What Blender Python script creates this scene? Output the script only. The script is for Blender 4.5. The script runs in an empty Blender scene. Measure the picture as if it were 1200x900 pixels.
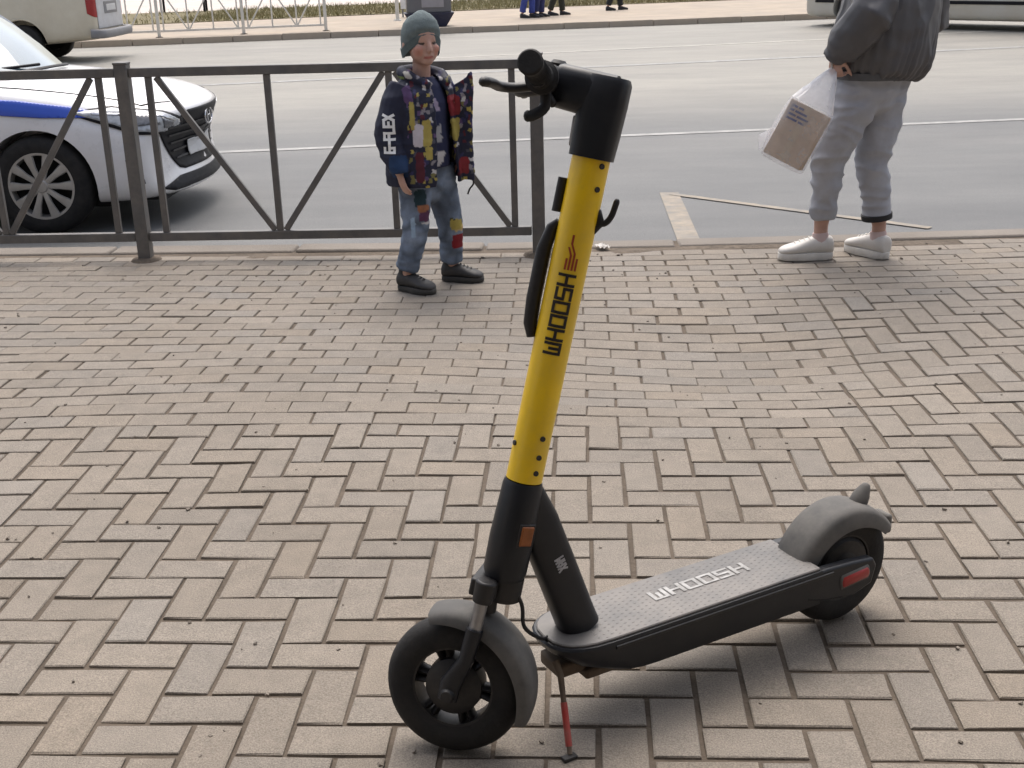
import bpy, bmesh, math, random
import numpy as np
from mathutils import Vector, Matrix, noise
from mathutils.bvhtree import BVHTree

random.seed(7)
RNG = np.random.RandomState(5)
SC = bpy.context.scene
COL = SC.collection
RAD = math.radians

# ------------------------------------------------------------------ camera
F_PX, CAM_H = 1420.0, 1.45                    # focal length in pixels of a 1200 px wide picture; eye height in metres
PITCH, ROLL = math.atan(505 / F_PX), RAD(1.6)
CR = np.array([1, 0, 0.0]); CF = np.array([0, math.cos(PITCH), -math.sin(PITCH)]); CU = np.array([0, math.sin(PITCH), math.cos(PITCH)])
AX_R = math.cos(ROLL) * CR - math.sin(ROLL) * CU
AX_U = math.sin(ROLL) * CR + math.cos(ROLL) * CU
cam_d = bpy.data.cameras.new('camera')
cam = bpy.data.objects.new('camera', cam_d); COL.objects.link(cam)
cam_d.sensor_width = 36; cam_d.lens = 36 * F_PX / 1200
cam_d.clip_start = 0.05; cam_d.clip_end = 2000
cam.matrix_world = Matrix(((AX_R[0], AX_U[0], -CF[0], 0), (AX_R[1], AX_U[1], -CF[1], 0), (AX_R[2], AX_U[2], -CF[2], CAM_H), (0, 0, 0, 1)))
SC.camera = cam
CAMP = np.array([0, 0, CAM_H])

def ray(u, v): return CF + AX_R * (u - 600) / F_PX - AX_U * (v - 450) / F_PX
def ground(u, v, z=0.0):                      # where the line of sight through a photo pixel meets the level z
    d = ray(u, v); return Vector(CAMP + d * ((z - CAM_H) / d[2]))
def at_y(u, v, y):                            # the point at distance y ahead
    d = ray(u, v); return Vector(CAMP + d * (y / d[1]))
def project(p):
    d = np.array(p) - CAMP; z = d @ CF
    return 600 + F_PX * (d @ AX_R) / z, 450 - F_PX * (d @ AX_U) / z, z

# ------------------------------------------------------------------ sky, sun, exposure
SUN_EL, SUN_AZ = RAD(62), RAD(0)            # azimuth from +Y towards +X; high, ahead of the camera, behind thin cloud
W = bpy.data.worlds.new('World'); SC.world = W; W.use_nodes = True
wn = W.node_tree.nodes; wn.clear()
sky = wn.new('ShaderNodeTexSky'); sky.sky_type = 'NISHITA'; sky.sun_disc = False
sky.sun_elevation = SUN_EL; sky.sun_rotation = SUN_AZ
sky.air_density = 1.0; sky.dust_density = 6.0; sky.ozone_density = 1.0
hsv = wn.new('ShaderNodeHueSaturation'); hsv.inputs['Saturation'].default_value = 0.6
bg = wn.new('ShaderNodeBackground'); bg.inputs['Strength'].default_value = 0.15
wo = wn.new('ShaderNodeOutputWorld')
W.node_tree.links.new(sky.outputs[0], hsv.inputs['Color'])
W.node_tree.links.new(hsv.outputs[0], bg.inputs['Color'])
W.node_tree.links.new(bg.outputs[0], wo.inputs['Surface'])
sun_d = bpy.data.lights.new('sun', 'SUN'); sun_d.energy = 0.8; sun_d.angle = RAD(60); sun_d.color = (1.0, 0.96, 0.91)
sun = bpy.data.objects.new('sun', sun_d); COL.objects.link(sun)
sd = Vector((math.sin(SUN_AZ) * math.cos(SUN_EL), math.cos(SUN_AZ) * math.cos(SUN_EL), math.sin(SUN_EL)))
sun.rotation_euler = sd.to_track_quat('Z', 'Y').to_euler()
SC.view_settings.view_transform = 'Standard'; SC.view_settings.look = 'None'
SC.view_settings.gamma = 1.0; SC.view_settings.use_curve_mapping = False
SC.view_settings.exposure = 0.72
SC.render.engine = 'CYCLES'
SC.cycles.use_denoising = True
SC.cycles.max_bounces = 6
SC.render.filter_size = 2.2

# ------------------------------------------------------------------ materials
MATS = {}
def lin(r, g, b):
    f = lambda c: ((c / 255 + 0.055) / 1.055) ** 2.4 if c > 10 else c / 255 / 12.92
    return (f(r), f(g), f(b))
def mat(name, col, rough=0.6, metal=0.0, var=0.15, vscale=8.0, bump=0.0, bscale=60.0, dust=None, dust_amt=0.0, dscale=6.0,
        attr=None, spec=0.5, coat=0.0, rvar=0.1, world=False, speck=0.0):
    if name in MATS: return MATS[name]
    m = bpy.data.materials.new(name); m.use_nodes = True; MATS[name] = m
    nt = m.node_tree; n = nt.nodes; L = nt.links
    b = n['Principled BSDF']; b.inputs['Metallic'].default_value = metal
    b.inputs['Specular IOR Level'].default_value = spec; b.inputs['Coat Weight'].default_value = coat
    tc = n.new('ShaderNodeTexCoord'); CO = tc.outputs['Object']
    if world: CO = n.new('ShaderNodeNewGeometry').outputs['Position']
    no = n.new('ShaderNodeTexNoise'); no.inputs['Scale'].default_value = vscale; no.inputs['Detail'].default_value = 6; no.inputs['Roughness'].default_value = 0.65
    L.new(CO, no.inputs['Vector'])
    if attr:
        base = n.new('ShaderNodeAttribute'); base.attribute_name = attr; src = base.outputs['Color']
    else:
        base = n.new('ShaderNodeRGB'); base.outputs[0].default_value = (*col, 1); src = base.outputs[0]
    mr = n.new('ShaderNodeMapRange'); mr.inputs['From Min'].default_value = 0.25; mr.inputs['From Max'].default_value = 0.75
    mr.inputs['To Min'].default_value = 1 - var; mr.inputs['To Max'].default_value = 1 + var
    L.new(no.outputs['Fac'], mr.inputs['Value'])
    mu = n.new('ShaderNodeVectorMath'); mu.operation = 'SCALE'
    L.new(src, mu.inputs[0]); L.new(mr.outputs[0], mu.inputs['Scale'])
    out = mu.outputs[0]
    if dust:
        dn = n.new('ShaderNodeTexNoise'); dn.inputs['Scale'].default_value = dscale; dn.inputs['Detail'].default_value = 8; dn.inputs['Roughness'].default_value = 0.7
        L.new(CO, dn.inputs['Vector'])
        dr = n.new('ShaderNodeMapRange'); dr.inputs['From Min'].default_value = 0.38; dr.inputs['From Max'].default_value = 0.72
        dr.inputs['To Max'].default_value = dust_amt
        L.new(dn.outputs['Fac'], dr.inputs['Value'])
        mx = n.new('ShaderNodeMixRGB'); mx.inputs['Color2'].default_value = (*dust, 1)
        L.new(dr.outputs[0], mx.inputs['Fac']); L.new(out, mx.inputs['Color1']); out = mx.outputs[0]
    if speck:
        sn = n.new('ShaderNodeTexNoise'); sn.inputs['Scale'].default_value = 330; sn.inputs['Detail'].default_value = 2; L.new(CO, sn.inputs['Vector'])
        sr_ = n.new('ShaderNodeMapRange'); sr_.inputs['From Min'].default_value = 0.3; sr_.inputs['From Max'].default_value = 0.7; sr_.inputs['To Min'].default_value = 1 - speck; sr_.inputs['To Max'].default_value = 1 + speck
        L.new(sn.outputs['Fac'], sr_.inputs['Value'])
        big = n.new('ShaderNodeTexNoise'); big.inputs['Scale'].default_value = 1.1; big.inputs['Detail'].default_value = 9; big.inputs['Roughness'].default_value = 0.72; L.new(CO, big.inputs['Vector'])
        br_ = n.new('ShaderNodeMapRange'); br_.inputs['From Min'].default_value = 0.3; br_.inputs['From Max'].default_value = 0.65; br_.inputs['To Min'].default_value = 0.80; br_.inputs['To Max'].default_value = 1.06
        L.new(big.outputs['Fac'], br_.inputs['Value'])
        mm = n.new('ShaderNodeMath'); mm.operation = 'MULTIPLY'; L.new(sr_.outputs[0], mm.inputs[0]); L.new(br_.outputs[0], mm.inputs[1])
        m2 = n.new('ShaderNodeVectorMath'); m2.operation = 'SCALE'; L.new(out, m2.inputs[0]); L.new(mm.outputs[0], m2.inputs['Scale']); out = m2.outputs[0]
    L.new(out, b.inputs['Base Color'])
    rr = n.new('ShaderNodeMapRange'); rr.inputs['To Min'].default_value = max(0.02, rough - rvar); rr.inputs['To Max'].default_value = min(1, rough + rvar)
    L.new(no.outputs['Fac'], rr.inputs['Value']); L.new(rr.outputs[0], b.inputs['Roughness'])
    if bump > 0:
        bn = n.new('ShaderNodeTexNoise'); bn.inputs['Scale'].default_value = bscale; bn.inputs['Detail'].default_value = 4
        L.new(CO, bn.inputs['Vector'])
        bp = n.new('ShaderNodeBump'); bp.inputs['Strength'].default_value = 1.0; bp.inputs['Distance'].default_value = bump
        L.new(bn.outputs['Fac'], bp.inputs['Height']); L.new(bp.outputs[0], b.inputs['Normal'])
    return m

DUST = (0.22, 0.19, 0.155)
M_brick = mat('paver_concrete', (0, 0, 0), 0.85, attr='tone', var=0.15, vscale=16, bump=0.0020, bscale=190, dust=(0.175, 0.150, 0.124), dust_amt=0.40, dscale=2.2, spec=0.25, world=True, speck=0.30)
M_joint = mat('joint_sand', (0.112, 0.090, 0.070), 0.95, var=0.35, vscale=9, bump=0.004, bscale=90, spec=0.2)
M_kerb = mat('kerb_concrete', (0.235, 0.208, 0.18), 0.88, var=0.2, world=True, speck=0.2, vscale=6, bump=0.003, bscale=70, dust=(0.12, 0.1, 0.08), dust_amt=0.6, dscale=3, spec=0.3)
M_dirt = mat('dirt', (0.13, 0.105, 0.082), 0.95, var=0.4, vscale=12, bump=0.008, bscale=60, spec=0.2)
M_charcoal = mat('charcoal_paint', (0.0075, 0.009, 0.013), 0.40, var=0.25, bump=0.0002, bscale=700, dust=(0.10, 0.09, 0.08), dust_amt=0.09, dscale=14, spec=0.4)
M_black = mat('black_plastic', (0.008, 0.008, 0.010), 0.5, var=0.25, dust=DUST, dust_amt=0.08, dscale=14)
M_rubber = mat('tyre_rubber', (0.011, 0.011, 0.012), 0.75, var=0.25, bump=0.0010, bscale=150, dust=DUST, dust_amt=0.08, dscale=11, spec=0.35)
M_fender = mat('dusty_fender', (0.075, 0.073, 0.07), 0.75, var=0.2, dust=(0.19,0.175,0.155), dust_amt=0.8, dscale=5)
M_yellow = mat('yellow_paint', (0.93, 0.60, 0.006), 0.36, var=0.06, vscale=6, dust=(0.50, 0.35, 0.09), dust_amt=0.35, dscale=11, coat=0.15)
M_deckmat = mat('deck_rubber', (0.095, 0.092, 0.090), 0.55, var=0.2, vscale=20, dust=(0.23, 0.205, 0.18), dust_amt=0.75, dscale=6, spec=0.6)
M_steel = mat('scratched_steel', (0.32, 0.32, 0.33), 0.38, metal=0.9, var=0.2, vscale=30, dust=DUST, dust_amt=0.3)
M_hub = mat('hub_metal', (0.014, 0.014, 0.016), 0.5, metal=0.3, var=0.2, dust=DUST, dust_amt=0.16, dscale=16)
M_redplastic = mat('red_reflector', (0.30, 0.02, 0.018), 0.3, var=0.15)
M_redmat = mat('red_paint', (0.36, 0.03, 0.025), 0.55, var=0.2, dust=DUST, dust_amt=0.4, dscale=30)
M_amber = mat('amber_reflector', (0.26, 0.075, 0.012), 0.35, var=0.3, vscale=60)
M_white = mat('white_print', (0.75, 0.75, 0.75), 0.6, var=0.1)
M_printblack = mat('black_print', (0.02, 0.015, 0.012), 0.6, var=0.1)
M_printred = mat('red_print', (0.36, 0.05, 0.015), 0.6, var=0.15)
M_silver = mat('silver_plastic', (0.42, 0.42, 0.42), 0.5, var=0.15, dust=DUST, dust_amt=0.4)
M_fence = mat('railing_paint', (0.095, 0.092, 0.090), 0.5, var=0.25, vscale=14, bump=0.0008, bscale=120, dust=(0.19, 0.165, 0.14), dust_amt=0.6, dscale=9)
M_fencewhite = mat('white_railing_paint', (0.62, 0.60, 0.55), 0.6, var=0.1)

# ------------------------------------------------------------------ mesh helpers
class MB:
    """collects shapes; build() links them as one mesh object"""
    def __init__(s): s.v = []; s.f = []
    def add(s, verts, faces):
        o = len(s.v); s.v += [tuple(p) for p in verts]; s.f += [tuple(i + o for i in f) for f in faces]; return s
    def box(s, c, size, M=None):
        hx, hy, hz = [q / 2 for q in size]
        vs = [Vector((c[0] + sx * hx, c[1] + sy * hy, c[2] + sz * hz)) for sz in (-1, 1) for sy in (-1, 1) for sx in (-1, 1)]
        if M: vs = [M @ p for p in vs]
        return s.add(vs, [(0, 2, 3, 1), (4, 5, 7, 6), (0, 1, 5, 4), (2, 6, 7, 3), (0, 4, 6, 2), (1, 3, 7, 5)])
    def rings(s, rs, cap=True, closed=False):
        o = len(s.v); n = len(rs[0])
        for r in rs: s.v += [tuple(p) for p in r]
        m = len(rs)
        for i in range(m if closed else m - 1):
            for j in range(n):
                a, b = i * n + j, i * n + (j + 1) % n
                c, d = ((i + 1) % m) * n + (j + 1) % n, ((i + 1) % m) * n + j
                s.f.append((o + a, o + b, o + c, o + d))
        if cap and not closed:
            s.f.append(tuple(o + j for j in reversed(range(n)))); s.f.append(tuple(o + (m - 1) * n + j for j in range(n)))
        return s
    def tube(s, pts, rad, n=12, side=None, cap=True, sq=1.0, M=None, rnd=False):
        """tube along pts; rad a number or a list of numbers or (a, b) half-axes; sq<1 squares the section off"""
        pts = [Vector(p) for p in pts]
        if not isinstance(rad, (list,)): rad = [rad] * len(pts)
        rad = [(r, r) if not isinstance(r, tuple) else r for r in rad]
        if rnd:
            d0 = (pts[0] - pts[1]).normalized(); d1 = (pts[-1] - pts[-2]).normalized()
            P = []; Rr = []
            for k in (0.97, 0.72):
                q = math.sqrt(1 - k * k); P.append(pts[0] + d0 * min(rad[0]) * k); Rr.append((rad[0][0] * q, rad[0][1] * q))
            P2 = []; R2 = []
            for k in (0.72, 0.97):
                q = math.sqrt(1 - k * k); P2.append(pts[-1] + d1 * min(rad[-1]) * k); R2.append((rad[-1][0] * q, rad[-1][1] * q))
            pts = P + pts + P2; rad = Rr + rad + R2
        rs = []; a = Vector(side) if side else None
        for i, p in enumerate(pts):
            t = (pts[min(i + 1, len(pts) - 1)] - pts[max(i - 1, 0)]).normalized()
            if a is None: a = t.orthogonal()
            a2 = (a - t * a.dot(t)).normalized(); b2 = t.cross(a2)
            if not side: a = a2
            ring = []
            for j in range(n):
                th = 2 * math.pi * j / n; ct, st = math.cos(th), math.sin(th)
                ct = math.copysign(abs(ct) ** sq, ct); st = math.copysign(abs(st) ** sq, st)
                ring.append(p + a2 * (ct * rad[i][0]) + b2 * (st * rad[i][1]))
            rs.append([M @ q for q in ring] if M else ring)
        return s.rings(rs, cap)
    def lathe(s, prof, n=32, M=None, a0=0.0, a1=2 * math.pi, closed_prof=True):
        """prof: (radius, y) points swung round the y axis; x, z is the wheel plane"""
        full = abs(a1 - a0 - 2 * math.pi) < 1e-6
        rs = []
        for k in range(n if full else n + 1):
            a = a0 + (a1 - a0) * k / n
            ring = [Vector((r * math.cos(a), y, r * math.sin(a))) for r, y in prof]
            rs.append([M @ q for q in ring] if M else ring)
        return s.rings(rs, cap=True, closed=full)
    def prism(s, poly, y0, y1, M=None):
        """poly of (x, z) points made thick along y"""
        n = len(poly)
        vs = [Vector((x, y0, z)) for x, z in poly] + [Vector((x, y1, z)) for x, z in poly]
        if M: vs = [M @ p for p in vs]
        return s.add(vs, [tuple(range(n)), tuple(reversed(range(n, 2 * n)))] + [(i, i + n, (i + 1) % n + n, (i + 1) % n) for i in range(n)])
    def mesh(s, name):
        me = bpy.data.meshes.new(name); me.from_pydata(s.v, [], s.f)
        bm = bmesh.new(); bm.from_mesh(me); bmesh.ops.recalc_face_normals(bm, faces=bm.faces); bm.to_mesh(me); bm.free()
        return me
    def build(s, name, m, parent=None, smooth=40, bevel=0.0, seg=2, sub=0):
        me = s.mesh(name); finish(me, m, smooth)
        o = link(name, me, parent)
        if bevel:
            b = o.modifiers.new('bevel', 'BEVEL'); b.width = bevel; b.segments = seg; b.limit_method = 'ANGLE'; b.angle_limit = RAD(35)
            b.harden_normals = False
        if sub:
            q = o.modifiers.new('sub', 'SUBSURF'); q.levels = sub; q.render_levels = sub
        return o
def finish(me, m, smooth=40):
    me.materials.clear(); me.materials.append(m)
    if smooth:
        me.polygons.foreach_set('use_smooth', [True] * len(me.polygons))
        if smooth < 180: me.set_sharp_from_angle(angle=RAD(smooth))
def link(name, data, parent=None):
    o = bpy.data.objects.new(name, data); COL.objects.link(o)
    if parent: o.parent = parent
    return o
def thing(name, label, cat, loc=(0, 0, 0), rotz=0.0, group=None):
    o = link(name, None); o.location = loc; o.rotation_euler = (0, 0, rotz); o.empty_display_size = 0.1
    return tag(o, label, cat, group)
def tag(o, label=None, cat=None, group=None, kind=None):
    for k, v in (('label', label), ('category', cat), ('group', group), ('kind', kind)):
        if v: o[k] = v
    return o
def copy_tree(o, parent=None):
    c = o.copy(); COL.objects.link(c); c.parent = parent
    for ch in list(o.children): copy_tree(ch, c)
    return c
def evaluated(o):
    """the mesh of o with its modifiers applied"""
    dg = bpy.context.evaluated_depsgraph_get(); dg.update()
    return bpy.data.meshes.new_from_object(o.evaluated_get(dg))
def apply_mods(o):
    me = evaluated(o); o.modifiers.clear(); old = o.data; o.data = me; bpy.data.meshes.remove(old)
    return o
def remeshed(mb, name, m, parent, voxel, smooth_it=6, disp=None, smooth_f=0.5):
    """closed tubes fused into one continuous surface"""
    o = mb.build(name, m, parent, smooth=180)
    r = o.modifiers.new('r', 'REMESH'); r.mode = 'VOXEL'; r.voxel_size = voxel
    if smooth_it:
        q = o.modifiers.new('s', 'SMOOTH'); q.iterations = smooth_it; q.factor = smooth_f
    apply_mods(o); me = o.data
    if disp:
        n = len(me.vertices); co = np.empty(n * 3); me.vertices.foreach_get('co', co); co = co.reshape(-1, 3)
        no = np.empty(n * 3); me.vertices.foreach_get('normal', no); no = no.reshape(-1, 3)
        d = np.array([disp(Vector(c), Vector(k)) for c, k in zip(co, no)])
        co += no * d[:, None]; me.vertices.foreach_set('co', co.ravel()); me.update()
    finish(me, m, 180)
    return o
def paint(o, fn, default):
    """colour attribute 'tone' from fn(position, normal) -> colour or None: woven and printed colours"""
    me = o.data; at = me.color_attributes.new('tone', 'FLOAT_COLOR', 'POINT')
    for i, v in enumerate(me.vertices):
        c = fn(v.co, v.normal) or default
        at.data[i].color = (*c, 1)
STROKES = {  # squared lettering on a 2 x 3 grid
    'W': [[(0, 3), (0, 0), (2, 0), (2, 3)], [(1, 0), (1, 2)]], 'H': [[(0, 0), (0, 3)], [(2, 0), (2, 3)], [(0, 1.5), (2, 1.5)]],
    'O': [[(0, 0), (0, 3), (2, 3), (2, 0), (0, 0)]], 'S': [[(2, 3), (0, 3), (0, 1.5), (2, 1.5), (2, 0), (0, 0)]],
    'G': [[(2, 3), (0, 3), (0, 0), (2, 0), (2, 1.5), (1, 1.5)]], '-': [[(0.4, 1.5), (1.6, 1.5)]], 'F': [[(0, 0), (0, 3), (2, 3)], [(0, 1.6), (1.6, 1.6)]],
    'L': [[(0, 3), (0, 0), (2, 0)]], 'E': [[(2, 3), (0, 3), (0, 0), (2, 0)], [(0, 1.5), (1.7, 1.5)]], 'X': [[(0, 0), (2, 3)], [(0, 3), (2, 0)]],
    'M': [[(0, 0), (0, 3), (1, 1.6), (2, 3), (2, 0)]], 'A': [[(0, 0), (0, 2), (1, 3), (2, 2), (2, 0)], [(0, 1.2), (2, 1.2)]],
    '/': [[(0, 0), (2, 3)]],
}
def lettering(mb, text, height, fn, gap=1.0, width=0.5, aspect=1.0):
    """strokes as ribbons; fn(u, v) maps flat metres onto the surface"""
    k = height / 3.0; x = 0.0; w = width * k / 2; h = 0.0
    for ch in text:
        for line in STROKES.get(ch, []):
            for (ax, ay), (bx, by) in zip(line[:-1], line[1:]):
                a = Vector(((x + ax * aspect) * k, ay * k)); b = Vector(((x + bx * aspect) * k, by * k)); d = (b - a).normalized(); nn = Vector((-d.y, d.x))
                a = a - d * w; b = b + d * w; N = 5; h = (h + 0.00015) % 0.0012
                vs = []
                for i in range(N):
                    q = a.lerp(b, i / (N - 1)); vs += [fn(*(q + nn * w), h), fn(*(q - nn * w), h)]
                mb.add(vs, [(2 * i, 2 * i + 1, 2 * i + 3, 2 * i + 2) for i in range(N - 1)])
        x += 2 * aspect + gap
    return x * k

# ------------------------------------------------------------------ setting: ground, road, pavements
def sheet(name, pts, z, m, kind='structure', parent=None, thick=0.0, sub=0):
    mb = MB(); n = len(pts)
    if thick:
        mb.add([(x, y, z) for x, y in pts] + [(x, y, z - thick) for x, y in pts],
               [tuple(range(n)), tuple(reversed(range(n, 2 * n)))] + [(i, i + n, (i + 1) % n + n, (i + 1) % n) for i in range(n)])
    else: mb.add([(x, y, z) for x, y in pts], [tuple(range(n))])
    return tag(mb.build(name, m, parent, smooth=0), kind=kind)

def asphalt():
    m = bpy.data.materials.new('dusty_asphalt'); m.use_nodes = True; nt = m.node_tree; n = nt.nodes; L = nt.links
    b = n['Principled BSDF']; b.inputs['Specular IOR Level'].default_value = 0.45
    tc = n.new('ShaderNodeTexCoord')
    def tex(scale, sx=1, sy=1, detail=6, rough=0.6):
        mp = n.new('ShaderNodeMapping'); mp.inputs['Scale'].default_value = (sx, sy, 1); mp.inputs['Rotation'].default_value = (0, 0, RAD(-5))
        L.new(tc.outputs['Object'], mp.inputs['Vector'])
        t = n.new('ShaderNodeTexNoise'); t.inputs['Scale'].default_value = scale; t.inputs['Detail'].default_value = detail; t.inputs['Roughness'].default_value = rough
        L.new(mp.outputs[0], t.inputs['Vector']); return t.outputs['Fac']
    def ramp(src, stops):
        r = n.new('ShaderNodeValToRGB'); L.new(src, r.inputs['Fac']); e = r.color_ramp.elements
        while len(e) < len(stops): e.new(0.5)
        for q, (p, c) in zip(e, stops): q.position = p; q.color = (*c, 1)
        return r.outputs['Color']
    def mix(f, a, c, mode='MIX'):
        x = n.new('ShaderNodeMixRGB'); x.blend_type = mode
        if isinstance(f, float): x.inputs['Fac'].default_value = f
        else: L.new(f, x.inputs['Fac'])
        L.new(a, x.inputs['Color1']); L.new(c, x.inputs['Color2']); return x.outputs[0]
    wear = ramp(tex(0.55, 0.10, 1.0), [(0.28, (0.114, 0.118, 0.121)), (0.50, (0.138, 0.141, 0.142)), (0.74, (0.170, 0.170, 0.166))])
    blot = ramp(tex(1.3, 0.35, 1.0, 8, 0.7), [(0.3, (0.80, 0.80, 0.81)), (0.65, (1.08, 1.07, 1.05))])
    grain = ramp(tex(130, 1, 1, 3, 0.8), [(0.35, (0.62, 0.62, 0.62)), (0.66, (1.35, 1.34, 1.32))])
    sep = n.new('ShaderNodeSeparateXYZ'); L.new(tc.outputs['Object'], sep.inputs[0])
    far = n.new('ShaderNodeMapRange'); far.inputs['From Min'].default_value = 11.2; far.inputs['From Max'].default_value = 14.5
    L.new(sep.outputs['Y'], far.inputs['Value'])
    pale = n.new('ShaderNodeRGB'); pale.outputs[0].default_value = (0.33, 0.312, 0.272, 1)     # dried road dust on the far carriageway
    fm = n.new('ShaderNodeMath'); fm.operation = 'MULTIPLY'; fm.inputs[1].default_value = 0.62; L.new(far.outputs[0], fm.inputs[0])
    c = mix(fm.outputs[0], wear, pale.outputs[0])
    c = mix(1.0, c, blot, 'MULTIPLY'); c = mix(0.7, c, grain, 'MULTIPLY')
    L.new(c, b.inputs['Base Color']); b.inputs['Roughness'].default_value = 0.72
    bp = n.new('ShaderNodeBump'); bp.inputs['Distance'].default_value = 0.003
    L.new(tex(170, 1, 1, 3, 0.7), bp.inputs['Height']); L.new(bp.outputs[0], b.inputs['Normal'])
    return m
M_road = asphalt()
M_ground = mat('bare_ground', (0.17, 0.15, 0.12), 0.95, var=0.3, vscale=0.6)
M_farpave = mat('sandy_pavement', (0.40, 0.335, 0.265), 0.9, var=0.18, vscale=1.4, bump=0.002, bscale=40, dust=(0.30, 0.27, 0.235), dust_amt=0.7, dscale=0.8, spec=0.2)
M_soil = mat('dry_lawn_soil', (0.19, 0.165, 0.10), 0.95, var=0.35, vscale=2.5, spec=0.1)
M_line = mat('worn_white_line', (0.33, 0.325, 0.31), 0.75, var=0.35, vscale=6, dust=(0.19, 0.188, 0.182), dust_amt=1.0, dscale=7)
M_cream = mat('worn_cream_line', (0.28, 0.235, 0.178), 0.75, var=0.35, vscale=9, dust=(0.16, 0.155, 0.148), dust_amt=1.0, dscale=8)

ROAD_Z = -0.13
sheet('ground', [(-700, -400), (700, -400), (700, 900), (-700, 900)], -0.40, M_ground)
KERB = [(-40, 9.4), (-12, 7.3), (-6, 6.78), (-2.79, 6.53), (-1.0, 6.40), (0.47, 6.315), (2.74, 6.30), (6, 6.40), (14, 6.9), (40, 8.6)]
FARK = [(-60, 18.2), (-25, 23.1), (-7.6, 25.55), (0.2, 27.0), (6.5, 28.05), (20, 30.2), (60, 36.2)]
GRASS = [(-60, 12.8 + 4), (-30, 25.2), (-8.45, 32.3), (0.29, 35.4), (8, 37.3), (30, 42.5), (60, 50)]
sheet('road', [(x, y - 0.05) for x, y in KERB] + [(x, y + 0.05) for x, y in reversed(FARK)], ROAD_Z, M_road, thick=0.2)
far_pave = sheet('far_pavement', [(x, y + 0.16) for x, y in FARK] + [(x, y + 0.05) for x, y in reversed(GRASS)], -0.02, M_farpave, thick=0.25)
lawn = sheet('lawn', GRASS + [(x * 1.05, y + 7.5) for x, y in reversed(GRASS)], 0.0, M_soil, thick=0.3)
sheet('footpath', [(x * 1.05, y + 7.45) for x, y in GRASS] + [(70, 140), (-70, 140)], -0.01, mat('pale_path', (0.52, 0.46, 0.41), 0.9, var=0.2, vscale=0.8), thick=0.2)

def along(poly, step):
    """points every step metres along a polyline, with the direction there"""
    out = []; carry = 0.0
    for (ax, ay), (bx, by) in zip(poly[:-1], poly[1:]):
        d = Vector((bx - ax, by - ay)); L = d.length; d.normalize(); t = carry
        while t < L: out.append((ax + d.x * t, ay + d.y * t, d)); t += step
        carry = t - L
    return out
def kerb_row(name, poly, step, width, top, zb, m, xr, side):
    root = tag(link(name, None), kind='structure')
    me = None
    for x, y, d in along(poly, step):
        if not xr[0] < x < xr[1]: continue
        if me is None:
            mb = MB().box((step / 2, 0, -0.14), (step - 0.012, width, 0.28))
            o = mb.build('kerb_stone', m, root, smooth=30, bevel=0.014); me = o.data
        else:
            o = link('kerb_stone', me, root); b = o.modifiers.new('bevel', 'BEVEL'); b.width = 0.014; b.segments = 2; b.limit_method = 'ANGLE'
        n = Vector((-d.y, d.x))
        o.location = (x + n.x * side * width / 2, y + n.y * side * width / 2, top + random.uniform(-0.006, 0.006))
        o.rotation_euler = (random.uniform(-0.012, 0.012), random.uniform(-0.004, 0.004), math.atan2(d.y, d.x) + random.uniform(-0.004, 0.004))
    return root
kerb_row('kerb', KERB, 1.0, 0.16, 0.004, -0.3, M_kerb, (-7, 7), -1)
kerb_row('far_kerb', FARK, 1.0, 0.16, 0.0, -0.3, M_farpave, (-14, 16), 1)

def marking(name, a, b, w, m, z=ROAD_Z + 0.004, segs=1):
    a = Vector(a[:2]); b = Vector(b[:2]); d = (b - a).normalized(); n = Vector((-d.y, d.x)) * w / 2
    return sheet(name, [tuple(a + n), tuple(a - n), tuple(b - n), tuple(b + n)], z, m)
RZ = ROAD_Z
def ext(a, b, t0, t1): return a + (b - a) * t0, a + (b - a) * t1
marking('lane_line', *ext(ground(270, 178, RZ), ground(1200, 140, RZ), -1.6, 3.0), 0.12, M_line)
marking('lane_line', *ext(ground(300, 97, RZ), ground(900, 69, RZ), -1.0, 3.0), 0.20, M_line)
marking('lane_line', *ext(ground(620, 63, RZ), ground(930, 48, RZ), -3.0, 5.0), 0.12, mat('faint_line', (0.42, 0.40, 0.36), 0.75, var=0.3, vscale=4))
marking('bay_line', ground(784, 226, RZ), ground(808, 284, RZ), 0.13, M_cream)
marking('bay_line', ground(786, 228, RZ), ground(1090, 268, RZ), 0.065, M_cream, z=RZ + 0.0065)

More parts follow.
